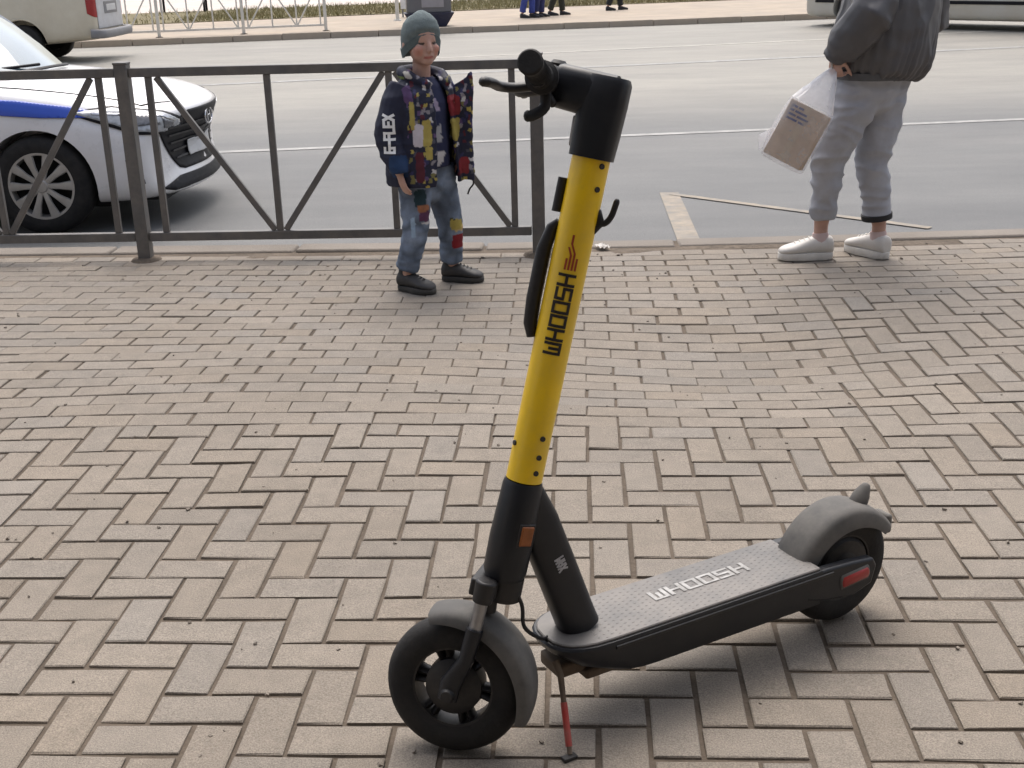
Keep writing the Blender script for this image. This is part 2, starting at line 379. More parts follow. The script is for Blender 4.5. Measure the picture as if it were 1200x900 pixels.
# pavers: 200 x 100 mm, herringbone near the camera, running bond where the pavement was relaid
PW = 0.1015
BROT = RAD(-3.2)
def to_grid(x, y): c, s = math.cos(-BROT), math.sin(-BROT); return x * c - y * s, x * s + y * c
def from_grid(a, b): c, s = math.cos(BROT), math.sin(BROT); return a * c - b * s, a * s + b * c
c0 = ground(307.5, 799); G0 = Vector(to_grid(c0.x, c0.y)) - Vector((PW, PW / 2))
row_relay = int((to_grid(*ground(330, 500)[:2])[1] - G0.y) / PW)
cracks = []
for path in ([(195, 500), (260, 470), (300, 430), (345, 392), (362, 378)], [(-40, 490), (60, 440), (120, 405), (165, 388)], [(940, 385), (962, 430), (1000, 482)], [(690, 470), (760, 400), (830, 330)]):
    cracks.append([Vector(ground(*p)[:2]) for p in path])
def warp(x, y):
    far = min(1, max(0, (y - 3.0) / 1.6))
    a = 0.004 + 0.022 * far
    dx = a * 0.5 * noise.noise(Vector((x * 0.9, y * 0.9, 1.7))); dy = a * 2.2 * noise.noise(Vector((x * 0.55, y * 0.55, 8.3)))
    for cr in cracks:
        for p, q in zip(cr[:-1], cr[1:]):
            lo, hi = min(p.y, q.y), max(p.y, q.y)
            if lo - 0.03 <= y <= hi + 0.03 and hi > lo:
                t = (y - p.y) / (q.y - p.y) if q.y != p.y else 0; cx = p.x + (q.x - p.x) * t
                d = x - cx
                if abs(d) < 0.45: dx += math.copysign(0.0035, d) * (1 - abs(d) / 0.45)
    return dx, dy
def settle(x, y):
    z = 0.012 * noise.noise(Vector((x * 0.55, y * 0.55, 3.3))) + 0.005 * noise.noise(Vector((x * 1.6, y * 1.6, 5.1)))
    z -= 0.055 * math.exp(-(((x - 0.85) / 0.75) ** 2 + ((y - 4.35) / 0.55) ** 2))      # a sunken patch
    z += 0.020 * math.exp(-(((x + 1.0) / 0.8) ** 2 + ((y - 4.0) / 0.5) ** 2))
    k = min(1, max(0, (y - 2.6) / 1.0))
    return z * (0.12 + 0.88 * k) * min(1, max(0, (6.3 - y) / 0.5))
def in_relay(i, j, gx, gy):
    if j < row_relay: return False
    x, y = from_grid(gx, gy)
    edge = 1.28 + 0.14 * (y - 4.4) if y < 5.15 else 9
    return x < edge
cells = {}
pav = []
def kerb_y(x):
    for (ax, ay), (bx, by) in zip(KERB[:-1], KERB[1:]):
        if ax <= x <= bx: return ay + (by - ay) * (x - ax) / (bx - ax)
for j in range(-30, 62):
    for i in range(-60, 62):
        gx, gy = G0.x + (i + 0.5) * PW, G0.y + (j + 0.5) * PW
        x, y = from_grid(gx, gy)
        if not (-4.6 < x < 4.8 and 0.7 < y < kerb_y(x) - 0.27): continue
        cells[i, j] = in_relay(i, j, gx, gy)
used = set()
for (i, j), r in sorted(cells.items()):
    if (i, j) in used: continue
    if r:
        sh = (j // 2) if j % 2 else (j // 2 + 1)       # stepped half-bond
        first = (i + j) % 2 == 0
        mate = (i + 1, j) if first else None
    else:
        c = (i - j) % 4
        mate = (i + 1, j) if c == 0 else ((i, j + 1) if c == 3 else None)
        if c in (1, 2) : mate = None
    own = [(i, j)]
    if mate and mate in cells and mate not in used and cells[mate] == r: own.append(mate)
    elif mate is None and not r:
        c = (i - j) % 4
        prev = (i - 1, j) if c == 1 else (i, j - 1)
        if prev in cells and prev not in used and cells[prev] == r and prev > (i, j): continue
    used.update(own)
    ax = sum(q[0] for q in own) / len(own) + 0.5; ay = sum(q[1] for q in own) / len(own) + 0.5
    vert = len(own) == 2 and own[0][0] == own[1][0]
    pav.append((G0.x + ax * PW, G0.y + ay * PW, ('half' if len(own) == 1 else 'full') + ('_relaid' if r else ''), vert, r))
JG, CH, DEP = 0.0108, 0.0028, 0.045
def brick_verts(kind):
    g = 0.0058 if kind.endswith('relaid') else JG
    lx = (PW * (2 if kind.startswith('full') else 1) - g) / 2; ly = (PW - g) / 2
    ring = lambda a, z: [(-lx + a, -ly + a, z), (lx - a, -ly + a, z), (lx - a, ly - a, z), (-lx + a, ly - a, z)]
    return ring(0, -DEP) + ring(0, -CH) + ring(CH, 0.0)
B_FACES = [(a, b, b + 4, a + 4) for a, b in ((0, 1), (1, 2), (2, 3), (3, 0))] + [(a, b, b + 4, a + 4) for a, b in ((4, 5), (5, 6), (6, 7), (7, 4))] + [(8, 9, 10, 11)]
def brick_tone():
    t = random.gauss(1.0, 0.035); w = random.gauss(0, 0.003)
    if random.random() < 0.06: t *= random.uniform(0.80, 0.92)
    return (0.240 * t + w, 0.210 * t, 0.176 * t - w)
pave = tag(link('pavement', None), kind='structure')
bed = MB(); NX, NY = 140, 110
bxs = np.linspace(-4.8, 5.0, NX); bys = np.linspace(0.5, 6.28, NY)
bed.add([(x, y, settle(x, y) - 0.0062 + 0.0016 * noise.noise(Vector((x * 9, y * 9, 0)))) for y in bys for x in bxs],
        [(a * NX + b, a * NX + b + 1, (a + 1) * NX + b + 1, (a + 1) * NX + b) for a in range(NY - 1) for b in range(NX - 1)])
tag(bed.build('jointing_sand', M_joint, pave, smooth=180), kind='stuff')
sheet('pavement_bed', [(x, y - 0.165) for x, y in KERB] + [(40, -40), (-40, -40)], -0.13, M_joint, thick=0.3, parent=pave)
placed = []
for gx, gy, kind, vert, r in pav:
    x, y = from_grid(gx, gy); dx, dy = warp(x, y)
    e = 0.05; r1 = warp(x + e, y)[1] - warp(x - e, y)[1]
    ang = BROT + (math.pi / 2 if vert else 0) + max(-0.06, min(0.06, r1 / (2 * e))) + random.gauss(0, 0.006)
    x += dx + random.gauss(0, 0.0008); y += dy + random.gauss(0, 0.0008); z = settle(x, y) + max(-.0014, min(.0026, random.gauss(0, 0.0010)))
    sxx = (settle(x + 0.06, y) - settle(x - 0.06, y)) / 0.12; syy = (settle(x, y + 0.06) - settle(x, y - 0.06)) / 0.12
    N = Vector((-sxx + random.gauss(0, 0.006), -syy + random.gauss(0, 0.006), 1)).normalized()
    M = Matrix.Translation((x, y, z)) @ (Vector((0, 0, 1)).rotation_difference(N)).to_matrix().to_4x4() @ Matrix.Rotation(ang, 4, 'Z')
    u, v, dep = project((x, y, z))
    placed.append((dep if (-20 < u < 1220 and -20 < v < 930) else 1e3 + dep, kind, M))
placed.sort(key=lambda t: t[0])
variants = {}
def brick_mesh(kind, k):
    if (kind, k) not in variants:
        me = bpy.data.meshes.new('paver'); bvv = [(x + (random.gauss(0, .0011) if q > 3 else 0), y + (random.gauss(0, .0011) if q > 3 else 0), z - (abs(random.gauss(0, .0008)) if q > 7 else 0)) for q, (x, y, z) in enumerate(brick_verts(kind))]
        me.from_pydata(bvv, [], B_FACES); c = (*brick_tone(), 1)
        at = me.color_attributes.new('tone', 'FLOAT_COLOR', 'POINT')
        for d in at.data: d.color = c
        me.materials.append(M_brick); variants[kind, k] = me
    return variants[kind, k]
for dep, kind, M in placed[:300]:
    o = link('paver', brick_mesh(kind, random.randrange(24)), pave); o.matrix_world = M
rest = MB(); tones = []
for dep, kind, M in placed[300:]:
    rest.add([M @ Vector(p) for p in brick_verts(kind)], B_FACES); tones += [(*brick_tone(), 1)] * 12
me = bpy.data.meshes.new('pavers_beyond'); me.from_pydata(rest.v, [], rest.f); me.materials.append(M_brick)
at = me.color_attributes.new('tone', 'FLOAT_COLOR', 'POINT'); at.data.foreach_set('color', np.array(tones, 'f').ravel())
tag(link('pavers_beyond', me, pave), kind='stuff')
# trodden dirt between the last row of pavers and the kerb
dirt = MB(); xs = np.linspace(-4.7, 4.9, 160); rows = 6
for k in range(rows):
    for x in xs:
        yk = kerb_y(float(x)); t = k / (rows - 1)
        y = yk - 0.165 - (0.20 if x < 0.5 else 0.10 + 0.06 * noise.noise(Vector((x, 0, 0)))) * (1 - t)
        dirt.v.append((x, y, -0.006 + 0.014 * noise.noise(Vector((x * 5, y * 9, 2))) * math.sin(math.pi * t)))
for k in range(rows - 1):
    for q in range(159): a = k * 160 + q; dirt.f.append((a, a + 1, a + 161, a + 160))
tag(dirt.build('dirt_strip', M_dirt, None, smooth=180), kind='stuff')
# grit and crumbs caught in the joints
grit = MB()
for k in range(420):
    x, y = random.uniform(-3, 3), random.uniform(1.4, 6.1); s = random.uniform(0.0015, 0.005) * (1.6 if y > 5.7 else 1)
    R = Matrix.Translation((x, y, settle(x, y) + s * 0.4)) @ Matrix.Rotation(random.uniform(0, 6), 4, 'Z') @ Matrix.Rotation(random.uniform(0, 1), 4, 'X')
    grit.box((0, 0, 0), (s * 2, s * random.uniform(1, 2), s), R)
tag(grit.build('grit', mat('grit_stone', (0.2, 0.17, 0.14), 0.9, var=0.5, vscale=3), None, smooth=0), kind='stuff')
sp_ = ground(706, 291)
scrap = thing('paper_scrap', 'small crumpled scrap of pale paper on the paving by the kerb', 'litter', (sp_.x, sp_.y, settle(sp_.x, sp_.y) + 0.004), 0.4)
pm_ = MB(); NP = 7
pm_.add([(0.055 * (a / (NP - 1) - .5), 0.075 * (b / (NP - 1) - .5), 0.012 + 0.016 * noise.noise(Vector((a * .7, b * .8, 6)))) for b in range(NP) for a in range(NP)], [(b * NP + a, b * NP + a + 1, (b + 1) * NP + a + 1, (b + 1) * NP + a) for b in range(NP - 1) for a in range(NP - 1)])
pm_.build('crumpled_sheet', mat('pale_paper', (.55, .52, .48), .8, var=.1), scrap, smooth=0)
# dry spring grass
gr = MB()
for k in range(16000):
    t = random.random(); seg = random.choice([1, 2, 2, 2, 3, 3, 3, 4]); (ax, ay), (bx, by) = GRASS[seg], GRASS[seg + 1]
    x = ax + (bx - ax) * t; y = ay + (by - ay) * t + random.random() ** 1.3 * 7.2 + 0.05
    if not -16 < x < 22: continue
    h = random.uniform(0.05, 0.16); a = random.uniform(0, 6.28); w = 0.016; lx, ly = random.gauss(0, 0.05), random.gauss(0, 0.05)
    gr.add([(x - w * math.cos(a), y - w * math.sin(a), 0), (x + w * math.cos(a), y + w * math.sin(a), 0), (x + lx, y + ly, h)], [(0, 1, 2)])
tag(gr.build('grass', mat('dry_grass', (0.22, 0.20, 0.085), 0.8, var=0.4, vscale=0.9, dust=(0.32, 0.26, 0.15), dust_amt=0.9, dscale=0.7), None, smooth=0), kind='stuff')

# ------------------------------------------------------------------ the electric scooter
PA = ground(541, 880); PB = ground(974, 722)            # where its two tyres touch the pavement
fwd = (PA - PB).normalized()
scooter = thing('electric_scooter', 'yellow and charcoal electric rental scooter parked on its kickstand on the paving', 'scooter',
                (PA.x, PA.y, 0), math.atan2(fwd.y, fwd.x))
WB = (PA - PB).length
TILT, STEER = RAD(14.7), RAD(43)
Q0 = Vector((-0.048, 0, 0.135))
zs = Vector((-math.sin(TILT), 0, math.cos(TILT))); xs0 = Vector((math.cos(TILT), 0, math.sin(TILT))); ys0 = Vector((0, 1, 0))
xs = xs0 * math.cos(STEER) - ys0 * math.sin(STEER); ys = xs0 * math.sin(STEER) + ys0 * math.cos(STEER)
MS = Matrix.Translation(Q0) @ Matrix((( xs.x, ys.x, zs.x, 0), (xs.y, ys.y, zs.y, 0), (xs.z, ys.z, zs.z, 0), (0, 0, 0, 1)))   # steering frame
MF = MS @ Matrix.Rotation(STEER, 4, 'Z')                # same axis, not steered: for the head tube
TR = 0.135
# -- wheels (axis y)
def tyre_profile(R, w):
    return [(R - 0.056, -w * 0.42), (R - 0.040, -w * 0.50), (R - 0.018, -w * 0.48), (R - 0.006, -w * 0.33), (R, -w * 0.12), (R, w * 0.12),
            (R - 0.006, w * 0.33), (R - 0.018, w * 0.48), (R - 0.040, w * 0.50), (R - 0.056, w * 0.42)]
def scooter_wheel(M, motor=False):
    root = MB().lathe(tyre_profile(TR, 0.066), 56, M).build('wheel', M_rubber, scooter, smooth=50)
    rim = MB()
    rim.lathe([(TR - 0.060, -0.026), (TR - 0.049, -0.029), (TR - 0.049, 0.029), (TR - 0.060, 0.026)], 48, M)
    for k in range(6):
        a = 2 * math.pi * k / 6
        for da in (-0.13, 0.13):
            R = M @ Matrix.Rotation(a + da, 4, 'Y')
            rim.tube([(0.034, 0, 0), (TR - 0.056, 0, 0)], [(0.0075, 0.015), (0.008, 0.019)], 8, side=(0, 0, 1), M=R)
    rim.build('rim', M_hub, root, smooth=40)
    if motor: MB().lathe([(0.0, -0.031), (0.066, -0.030), (0.074, -0.022), (0.074, 0.022), (0.066, 0.030), (0.0, 0.031)], 40, M).build('motor', M_hub, root, smooth=35)
    hub = MB().lathe([(0.0, -0.034), (0.034, -0.033), (0.055, -0.022), (0.057, 0.0), (0.055, 0.022), (0.034, 0.033), (0.0, 0.034)], 32, M)
    hub.build('hub', M_hub, root, smooth=35)
    for sgn in (-1, 1): MB().tube([M @ Vector((0, sgn * 0.034, 0)), M @ Vector((0, sgn * 0.062, 0))], 0.009, 6).build('axle_end', M_steel, root, smooth=30)
    return root
MW = MS @ Matrix.Translation((0.048, 0, 0.0))
lo = min((MW @ Vector((TR * math.cos(a), 0, TR * math.sin(a)))).z for a in np.linspace(0, 6.28, 90))
MW = MS @ Matrix.Translation((0.048, 0, -lo / zs.z))
scooter_wheel(MW)
MR = Matrix.Translation((-WB, 0, TR + 0.001))
scooter_wheel(MR, True)
wc = MS.inverted() @ MW.translation                     # wheel centre in the steering frame
# -- fork: two legs with stanchions, crown
fork = MB()
for sg in (-1, 1):
    y = sg * 0.056
    fork.tube([MS @ Vector((wc.x + 0.000, y, wc.z - 0.012)), MS @ Vector((wc.x, y, wc.z + 0.020)), MS @ Vector((wc.x - 0.020, y, wc.z + 0.075)), MS @ Vector((wc.x - 0.024, y * 0.92, wc.z + 0.138))],
              [(0.019, 0.010), (0.021, 0.011), (0.0145, 0.0135), (0.0165, 0.0165)], 14, side=xs)
fork_o = fork.build('fork', M_charcoal, scooter, smooth=50)
for sg in (-1, 1):
    st = MB().tube([MS @ Vector((wc.x - 0.024, sg * 0.050, wc.z + 0.13)), MS @ Vector((wc.x - 0.026, sg * 0.049, wc.z + 0.225))], 0.0125, 14)
    st.build('stanchion', M_steel, fork_o, smooth=40)
cr = MB()
for sg in (-1, 1):
    cr.tube([MS @ Vector((wc.x - 0.026, sg * 0.049, wc.z + 0.192)), MS @ Vector((wc.x - 0.027, sg * 0.049, wc.z + 0.236))], [(0.019, 0.019), (0.021, 0.021)], 16, rnd=False)
cr.box((wc.x - 0.022, 0, wc.z + 0.216), (0.050, 0.10, 0.034), MS)
cr.build('fork_crown', M_black, fork_o, smooth=40, bevel=0.004)
for sg in (-1, 1): MB().tube([MS @ Vector((wc.x, sg * 0.064, wc.z)), MS @ Vector((wc.x, sg * 0.073, wc.z))], [0.015, 0.011], 16).build('axle_cap', M_black, fork_o, smooth=40)
# -- front mudguard: curved sheet round the wheel, skirts at both sides
def guard(name, M, c, R, w, a0, a1, skirt, m, taper=0.0, thick=0.004, lift=0.0):
    prof_out = lambda k: [(R - skirt * k, -w / 2), (R - 0.012, -w / 2 + 0.001), (R - 0.003, -w / 2 + 0.009), (R, -w / 2 + 0.024), (R + 0.001, 0),
                          (R, w / 2 - 0.024), (R - 0.003, w / 2 - 0.009), (R - 0.012, w / 2 - 0.001), (R - skirt * k, w / 2)]
    rs = []; N = 30
    for i in range(N + 1):
        t = i / N; a = a0 + (a1 - a0) * t; k = 1 - taper * abs(2 * t - 1) ** 2
        po = prof_out(k); pi = [(r - thick if 0 < q < 8 else r, y * (1 - 2 * thick / w)) for q, (r, y) in enumerate(po)]
        ring = [Vector((c[0] + (r + lift) * math.cos(a), y, c[1] + (r + lift) * math.sin(a))) for r, y in po + pi[::-1]]
        rs.append([M @ q for q in ring])
    return MB().rings(rs).build(name, m, scooter, smooth=50)
fg = guard('front_mudguard', MS, (wc.x, wc.z), 0.156, 0.094, RAD(62), RAD(192), 0.034, M_fender, taper=0.4)
MB().tube([MS @ Vector((wc.x - 0.03, 0, wc.z + 0.158)), MS @ Vector((wc.x - 0.026, 0, wc.z + 0.21))], (0.018), 10).build('mudguard_stay', M_black, fg, smooth=40)
# -- head tube with front lamp housing, down tube
hd = MB().tube([MF @ Vector((0.0, 0, 0.222)), MF @ Vector((0, 0, 0.235)), MF @ Vector((0.0, 0, 0.30)), MF @ Vector((0, 0, 0.405)), MF @ Vector((0, 0, 0.414))],
               [(0.036, 0.036), (0.041, 0.041), (0.041, 0.042), (0.0375, 0.0375), (0.035, 0.035)], 28)
head = hd.build('head_tube', M_charcoal, scooter, smooth=45)
MB().tube([MF @ Vector((-0.01, 0, 0.178)), MF @ Vector((-0.005, 0, 0.224))], [(0.030, 0.032), (0.036, 0.036)], 20).build('lower_bearing', M_black, head, smooth=40)
rp = Vector((-0.004, 0.041, 0.318))
MB().box((rp.x, rp.y, rp.z), (0.026, 0.006, 0.038), MF).build('side_reflector', M_amber, head, smooth=30, bevel=0.0025)
MB().box((rp.x, rp.y - 0.003, rp.z), (0.034, 0.006, 0.046), MF).build('reflector_frame', M_black, head, smooth=30, bevel=0.002)
d0, d1 = Vector((-0.150, 0, 0.528)), Vector((-0.268, 0, 0.195))
dt = MB().tube([d0, d0.lerp(d1, 0.25), d0.lerp(d1, 0.6), d0.lerp(d1, 0.9), d1], [(0.030, 0.026), (0.040, 0.031), (0.041, 0.031), (0.041, 0.032), (0.042, 0.033)], 24,
               side=(1, 0, 0.3), sq=0.72)
down = dt.build('down_tube', M_charcoal, scooter, smooth=45)
dd = (d1 - d0).normalized(); dperp = Vector((dd.z, 0, -dd.x))
tx = MB(); o0 = d0.lerp(d1, 0.47)
lettering(tx, 'MAX', 0.017, lambda u, v, h: o0 + dd * u - dperp * (v - 0.010) + Vector((0, 0.0318 + h, 0)), gap=0.6, width=0.75, aspect=0.62)
tx.build('model_lettering', mat('grey_print', (0.42, 0.42, 0.44), 0.6, var=0.25, vscale=80), down, smooth=0)
cab = [Vector((-0.098, 0.018, 0.36)), Vector((-0.125, 0.028, 0.30)), Vector((-0.128, 0.032, 0.25)), Vector((-0.17, 0.02, 0.205)), Vector((-0.2, 0.0, 0.19))]
def smooth_path(p, n=6):
    out = []
    for i in range(len(p) - 1):
        a, b, c, d = p[max(i - 1, 0)], p[i], p[i + 1], p[min(i + 2, len(p) - 1)]
        for k in range(n):
            t = k / n; out.append(0.5 * ((2 * b) + (c - a) * t + (2 * a - 5 * b + 4 * c - d) * t * t + (3 * b - a - 3 * c + d) * t ** 3))
    return out + [p[-1]]
MB().tube(smooth_path(cab), 0.004, 8).build('cable', M_black, scooter, smooth=60)
# -- deck
def deck_outline(half, x_front, x_rear, grow=0.0, n=12):
    pts = []
    for k in range(n + 1):
        a = math.pi / 2 - math.pi * k / n
        pts.append((x_front - 0.115 + (0.115 + grow) * max(0, math.cos(a)) ** 0.8, (half + grow) * math.copysign(abs(math.sin(a)) ** 0.75, math.sin(a))))
    pts += [(x_rear, -half - grow), (x_rear, half + grow)]
    return pts
XF, XR, ZT = -0.180, -0.832, 0.196
rs = []
for z, gI, xf in ((0.104, -0.012, -0.315), (0.108, -0.006, -0.290), (0.136, -0.001, -0.230), (0.172, 0.0, -0.185), (0.186, 0.0, XF), (0.190, -0.002, XF - 0.002)):
    rs.append([(x, y, z + 0.012 * max(0, (-x - 0.17)) * 0) for x, y in deck_outline(0.088, xf, XR, gI)])
deck = MB().rings(rs).build('deck', M_charcoal, scooter, smooth=35)
rs = [[(x, y, z) for x, y in deck_outline(0.081, XF - 0.008, XR + 0.004, gI)] for z, gI in ((0.184, 0.0), (0.1935, 0.0), (0.1955, -0.002), (ZT, -0.006))]
top_mat = MB().rings(rs).build('deck_mat', M_deckmat, deck, smooth=35)
rs = MB()
for k in range(38):          # rows of small rubber studs
    for j in range(11):
        x = -0.275 - k * 0.0148; y = -0.066 + j * 0.0132 + (0.0066 if k % 2 else 0)
        rs.add([(x - 0.005, y, ZT), (x, y - 0.003, ZT), (x + 0.005, y, ZT), (x, y + 0.003, ZT), (x, y, ZT + 0.0011)], [(0, 1, 4), (1, 2, 4), (2, 3, 4), (3, 0, 4)])
tag(rs.build('stud_pattern', M_deckmat, top_mat, smooth=0), kind='stuff')
tx = MB()
lettering(tx, 'WHOOSH', 0.030, lambda u, v, h: Vector((-0.455 - u * 1.45, 0.006 - v, ZT + 0.0012 + h * 0.5)), gap=0.9, width=0.62)
tx.build('deck_lettering', mat('worn_white_print', (0.40, 0.395, 0.385), 0.6, var=0.3, vscale=40, dust=(0.15, 0.142, 0.13), dust_amt=1.0, dscale=28), top_mat, smooth=0)
trim = MB().tube([(-0.30, 0.0885, 0.178), (-0.6, 0.0885, 0.178), (-0.86, 0.0885, 0.178)], [(0.0028, 0.004)] * 3, 8, side=(0, 1, 0))
trim.tube([(-0.30, -0.0885, 0.178), (-0.6, -0.0885, 0.178), (-0.86, -0.0885, 0.178)], [(0.0028, 0.004)] * 3, 8, side=(0, 1, 0))
trim.build('side_trim', M_black, deck, smooth=40)
MB().box((-0.30, 0, 0.108), (0.09, 0.10, 0.022)).box((-0.235, 0, 0.125), (0.07, 0.075, 0.03)).build('nose_block', mat('rusty_metal', (0.095, 0.065, 0.042), 0.8, var=0.4, vscale=25, dust=DUST, dust_amt=0.5), deck, smooth=30, bevel=0.006)
# -- rear arms, fender, lamp
for sg in (-1, 1):
    arm = MB().prism([(-0.79, 0.128), (-0.79, 0.186), (-0.845, 0.190), (-0.92, 0.186), (-0.980, 0.180), (-0.992, 0.160), (-0.980, 0.118), (-0.93, 0.102), (-0.85, 0.112)], sg * 0.062, sg * 0.087)
    a_o = arm.build('rear_arm', M_charcoal, scooter, smooth=35, bevel=0.006, seg=3)
    MB().tube([(-0.892, sg * 0.088, 0.146), (-0.960, sg * 0.088, 0.152)], [(0.0135, 0.006)] * 2, 16, side=(0, 0, 1), rnd=True).build('side_reflector', M_redplastic, a_o, smooth=50)
    MB().tube([(-0.888, sg * 0.0865, 0.1455), (-0.964, sg * 0.0865, 0.1525)], [(0.018, 0.005)] * 2, 16, side=(0, 0, 1), rnd=True).build('reflector_rim', M_fender, a_o, smooth=50)
rg = guard('rear_mudguard', Matrix.Identity(4), (-WB, TR), 0.151, 0.100, RAD(4), RAD(146), 0.048, M_fender, taper=0.35)
# in this frame angle 0 points forward, so the guard runs from the deck, over the top, down behind
horn = MB().tube([(-WB - 0.054, 0, TR + 0.132), (-WB - 0.067, 0, TR + 0.154), (-WB - 0.077, 0, TR + 0.170)], [(0.020, 0.022), (0.017, 0.019), (0.010, 0.012)], 14, rnd=True)
horn.build('hook', M_fender, rg, smooth=60)
MB().box((-WB - 0.140, 0, TR + 0.070), (0.016, 0.046, 0.046), None).build('tail_lamp', M_fender, rg, smooth=30, bevel=0.006)
MB().box((-WB - 0.146, 0, TR + 0.070), (0.010, 0.034, 0.026), None).build('tail_lens', M_redplastic, rg, smooth=30, bevel=0.003)
# -- kickstand
inv = (Matrix.Translation(scooter.location) @ Matrix.Rotation(scooter.rotation_euler.z, 4, 'Z')).inverted()
def scooter_pt(u, v, w):                                # a photo pixel on the plane w metres to the scooter's left
    d = inv.to_3x3() @ Vector(ray(u, v)); c = inv @ Vector(CAMP); return c + d * ((w - c.y) / d.y)
kt = scooter_pt(657, 792, 0.055); kq = inv @ Vector(ground(668, 888)); kq.z = 0.008
km = kt.lerp(kq, 0.25)
ks = MB().tube([kt + Vector((0.0, -0.02, 0.022)), kt, km, kq], [0.008, 0.0065, 0.0055, 0.005], 10)
kick = ks.build('kickstand', mat('rusty_metal', (0.1, 0.07, 0.05)), scooter, smooth=50)
MB().tube([kt.lerp(kq, 0.34), kt.lerp(kq, 0.90)], 0.0066, 10).build('red_sleeve', M_redmat, kick, smooth=50)
MB().box((kq.x + 0.004, kq.y + 0.004, 0.005), (0.030, 0.016, 0.008)).build('foot', M_black, kick, smooth=30, bevel=0.002)
# -- yellow stem with bolts, lettering and logo
S0, S1 = 0.416, 1.020
sr = 0.0338
stem = MB().tube([MS @ Vector((0, 0, z)) for z in (S0, S0 + 0.2, S0 + 0.4, S1)], sr, 40).build('stem', M_yellow, scooter, smooth=60)
view = (inv.to_3x3() @ (-Vector(ray(650, 350)))).normalized()      # faces the front of the lettering sits on
vl = MS.to_3x3().inverted() @ view; a_face = math.atan2(vl.y, vl.x)
def on_stem(arc, z, out=0.0006):
    a = a_face + arc / sr; r = sr + out
    return MS @ Vector((r * math.cos(a), r * math.sin(a), z))
tx = MB(); wlen = lettering(tx, 'WHOOSH', 0.0265, lambda u, v, h: on_stem(0.0145 - v, S0 + 0.246 + u, 0.0006 + h), gap=0.80, width=0.60, aspect=1.0)
tx.build('lettering', M_printblack, stem, smooth=0)
lg = MB(); zz = S0 + 0.244 + wlen
for k, (a0_, b0_, a1_, b1_) in enumerate([(0.012, 0.004, 0.012, 0.026), (0.006, 0.004, 0.006, 0.034), (0.000, 0.004, 0.000, 0.030), (-0.006, 0.004, -0.006, 0.024), (0.006, 0.034, -0.002, 0.050), (0.000, 0.030, -0.006, 0.044), (-0.002, 0.050, -0.002, 0.066)]):
    N = 5; vs = []
    for i in range(N):
        t = i / (N - 1); ar = a0_ + (a1_ - a0_) * t; z = zz + b0_ + (b1_ - b0_) * t
        vs += [on_stem(ar + 0.0019, z), on_stem(ar - 0.0019, z)]
    lg.add(vs, [(2 * i, 2 * i + 1, 2 * i + 3, 2 * i + 2) for i in range(N - 1)])
lg.build('logo', M_printred, stem, smooth=0)
for arc, z in ((0.022, S1 - 0.022), (0.0225, S1 - 0.062), (0.019, S0 + 0.088), (0.0195, S0 + 0.052), (0.020, S0 + 0.022), (-0.036, S0 + 0.068)):
    p = on_stem(arc, z, 0.0); q = on_stem(arc, z, 0.0025)
    MB().tube([p - (q - p), q], [0.0056, 0.0048], 12).build('bolt', M_black, stem, smooth=40)
# lock housing on the front of the stem, hook on its back
lk = MB().tube([MS @ Vector((sr + x, 0, z)) for x, z in ((0.006, S0 + 0.262), (0.013, S0 + 0.285), (0.016, S0 + 0.33), (0.016, S0 + 0.42), (0.009, S0 + 0.462), (0.000, S0 + 0.474))],
               [(0.008, 0.014), (0.012, 0.016), (0.013, 0.017), (0.013, 0.017), (0.010, 0.015), (0.006, 0.012)], 16, side=xs, sq=0.7)
lk.tube([MS @ Vector((sr + 0.007, 0, S0 + 0.49)), MS @ Vector((sr + 0.008, 0, S0 + 0.55))], [(0.009, 0.012), (0.008, 0.012)], 14, side=xs, sq=0.7)
lk.build('lock_housing', M_black, stem, smooth=45)
hk = MB().tube(smooth_path([MS @ Vector((-sr + 0.004, 0, S1 - 0.117)), MS @ Vector((-sr - 0.012, 0, S1 - 0.118)), MS @ Vector((-sr - 0.022, 0, S1 - 0.103)), MS @ Vector((-sr - 0.026, 0, S1 - 0.076))]), 0.0055, 10, rnd=True)
hk.tube([MS @ Vector((-sr + 0.006, 0, S1 - 0.135)), MS @ Vector((-sr - 0.006, 0, S1 - 0.118)), MS @ Vector((-sr + 0.004, 0, S1 - 0.10))], [(0.007, 0.008)] * 3, 10, rnd=True)
hk.build('bag_hook', M_black, stem, smooth=50)
# -- elbow and neck to the handlebar
el = MB().tube([MS @ Vector((0, 0, S1 - 0.012)), MS @ Vector((0, 0, S1 + 0.03)), MS @ Vector((-0.001, 0, S1 + 0.085)), MS @ Vector((-0.002, 0, S1 + 0.120)), MS @ Vector((-0.002, 0, S1 + 0.128))],
               [(0.0385, 0.0385), (0.041, 0.039), (0.042, 0.039), (0.041, 0.037), (0.037, 0.033)], 24, side=xs, sq=0.62)
neck = MS @ Vector((0.0, 0, S1 + 0.092))
NX_ = 0.088; NZ_ = S1 + 0.098
el.tube([MS @ Vector((-0.018, 0, S1 + 0.094)), MS @ Vector((0.04, 0, S1 + 0.096)), MS @ Vector((NX_ - 0.010, 0, NZ_)), MS @ Vector((NX_ - 0.004, 0, NZ_))],
        [(0.039, 0.037), (0.039, 0.036), (0.038, 0.034), (0.035, 0.031)], 24, side=zs, sq=0.58)
elbow = el.build('handlebar_neck', M_charcoal, scooter, smooth=45)
MB().tube([MS @ Vector((0.0405, 0, S1 + 0.005)), MS @ Vector((0.0425, 0, S1 + 0.05))], [(0.004, 0.006)] * 2, 10, side=xs, rnd=True).build('seam_bead', M_silver, elbow, smooth=50)
BX, BZ = NX_ + 0.012, NZ_ + 0.004
bar = MB().tube([MS @ Vector((BX, y, BZ)) for y in (-0.10, 0.0, 0.10)], 0.0165, 20)
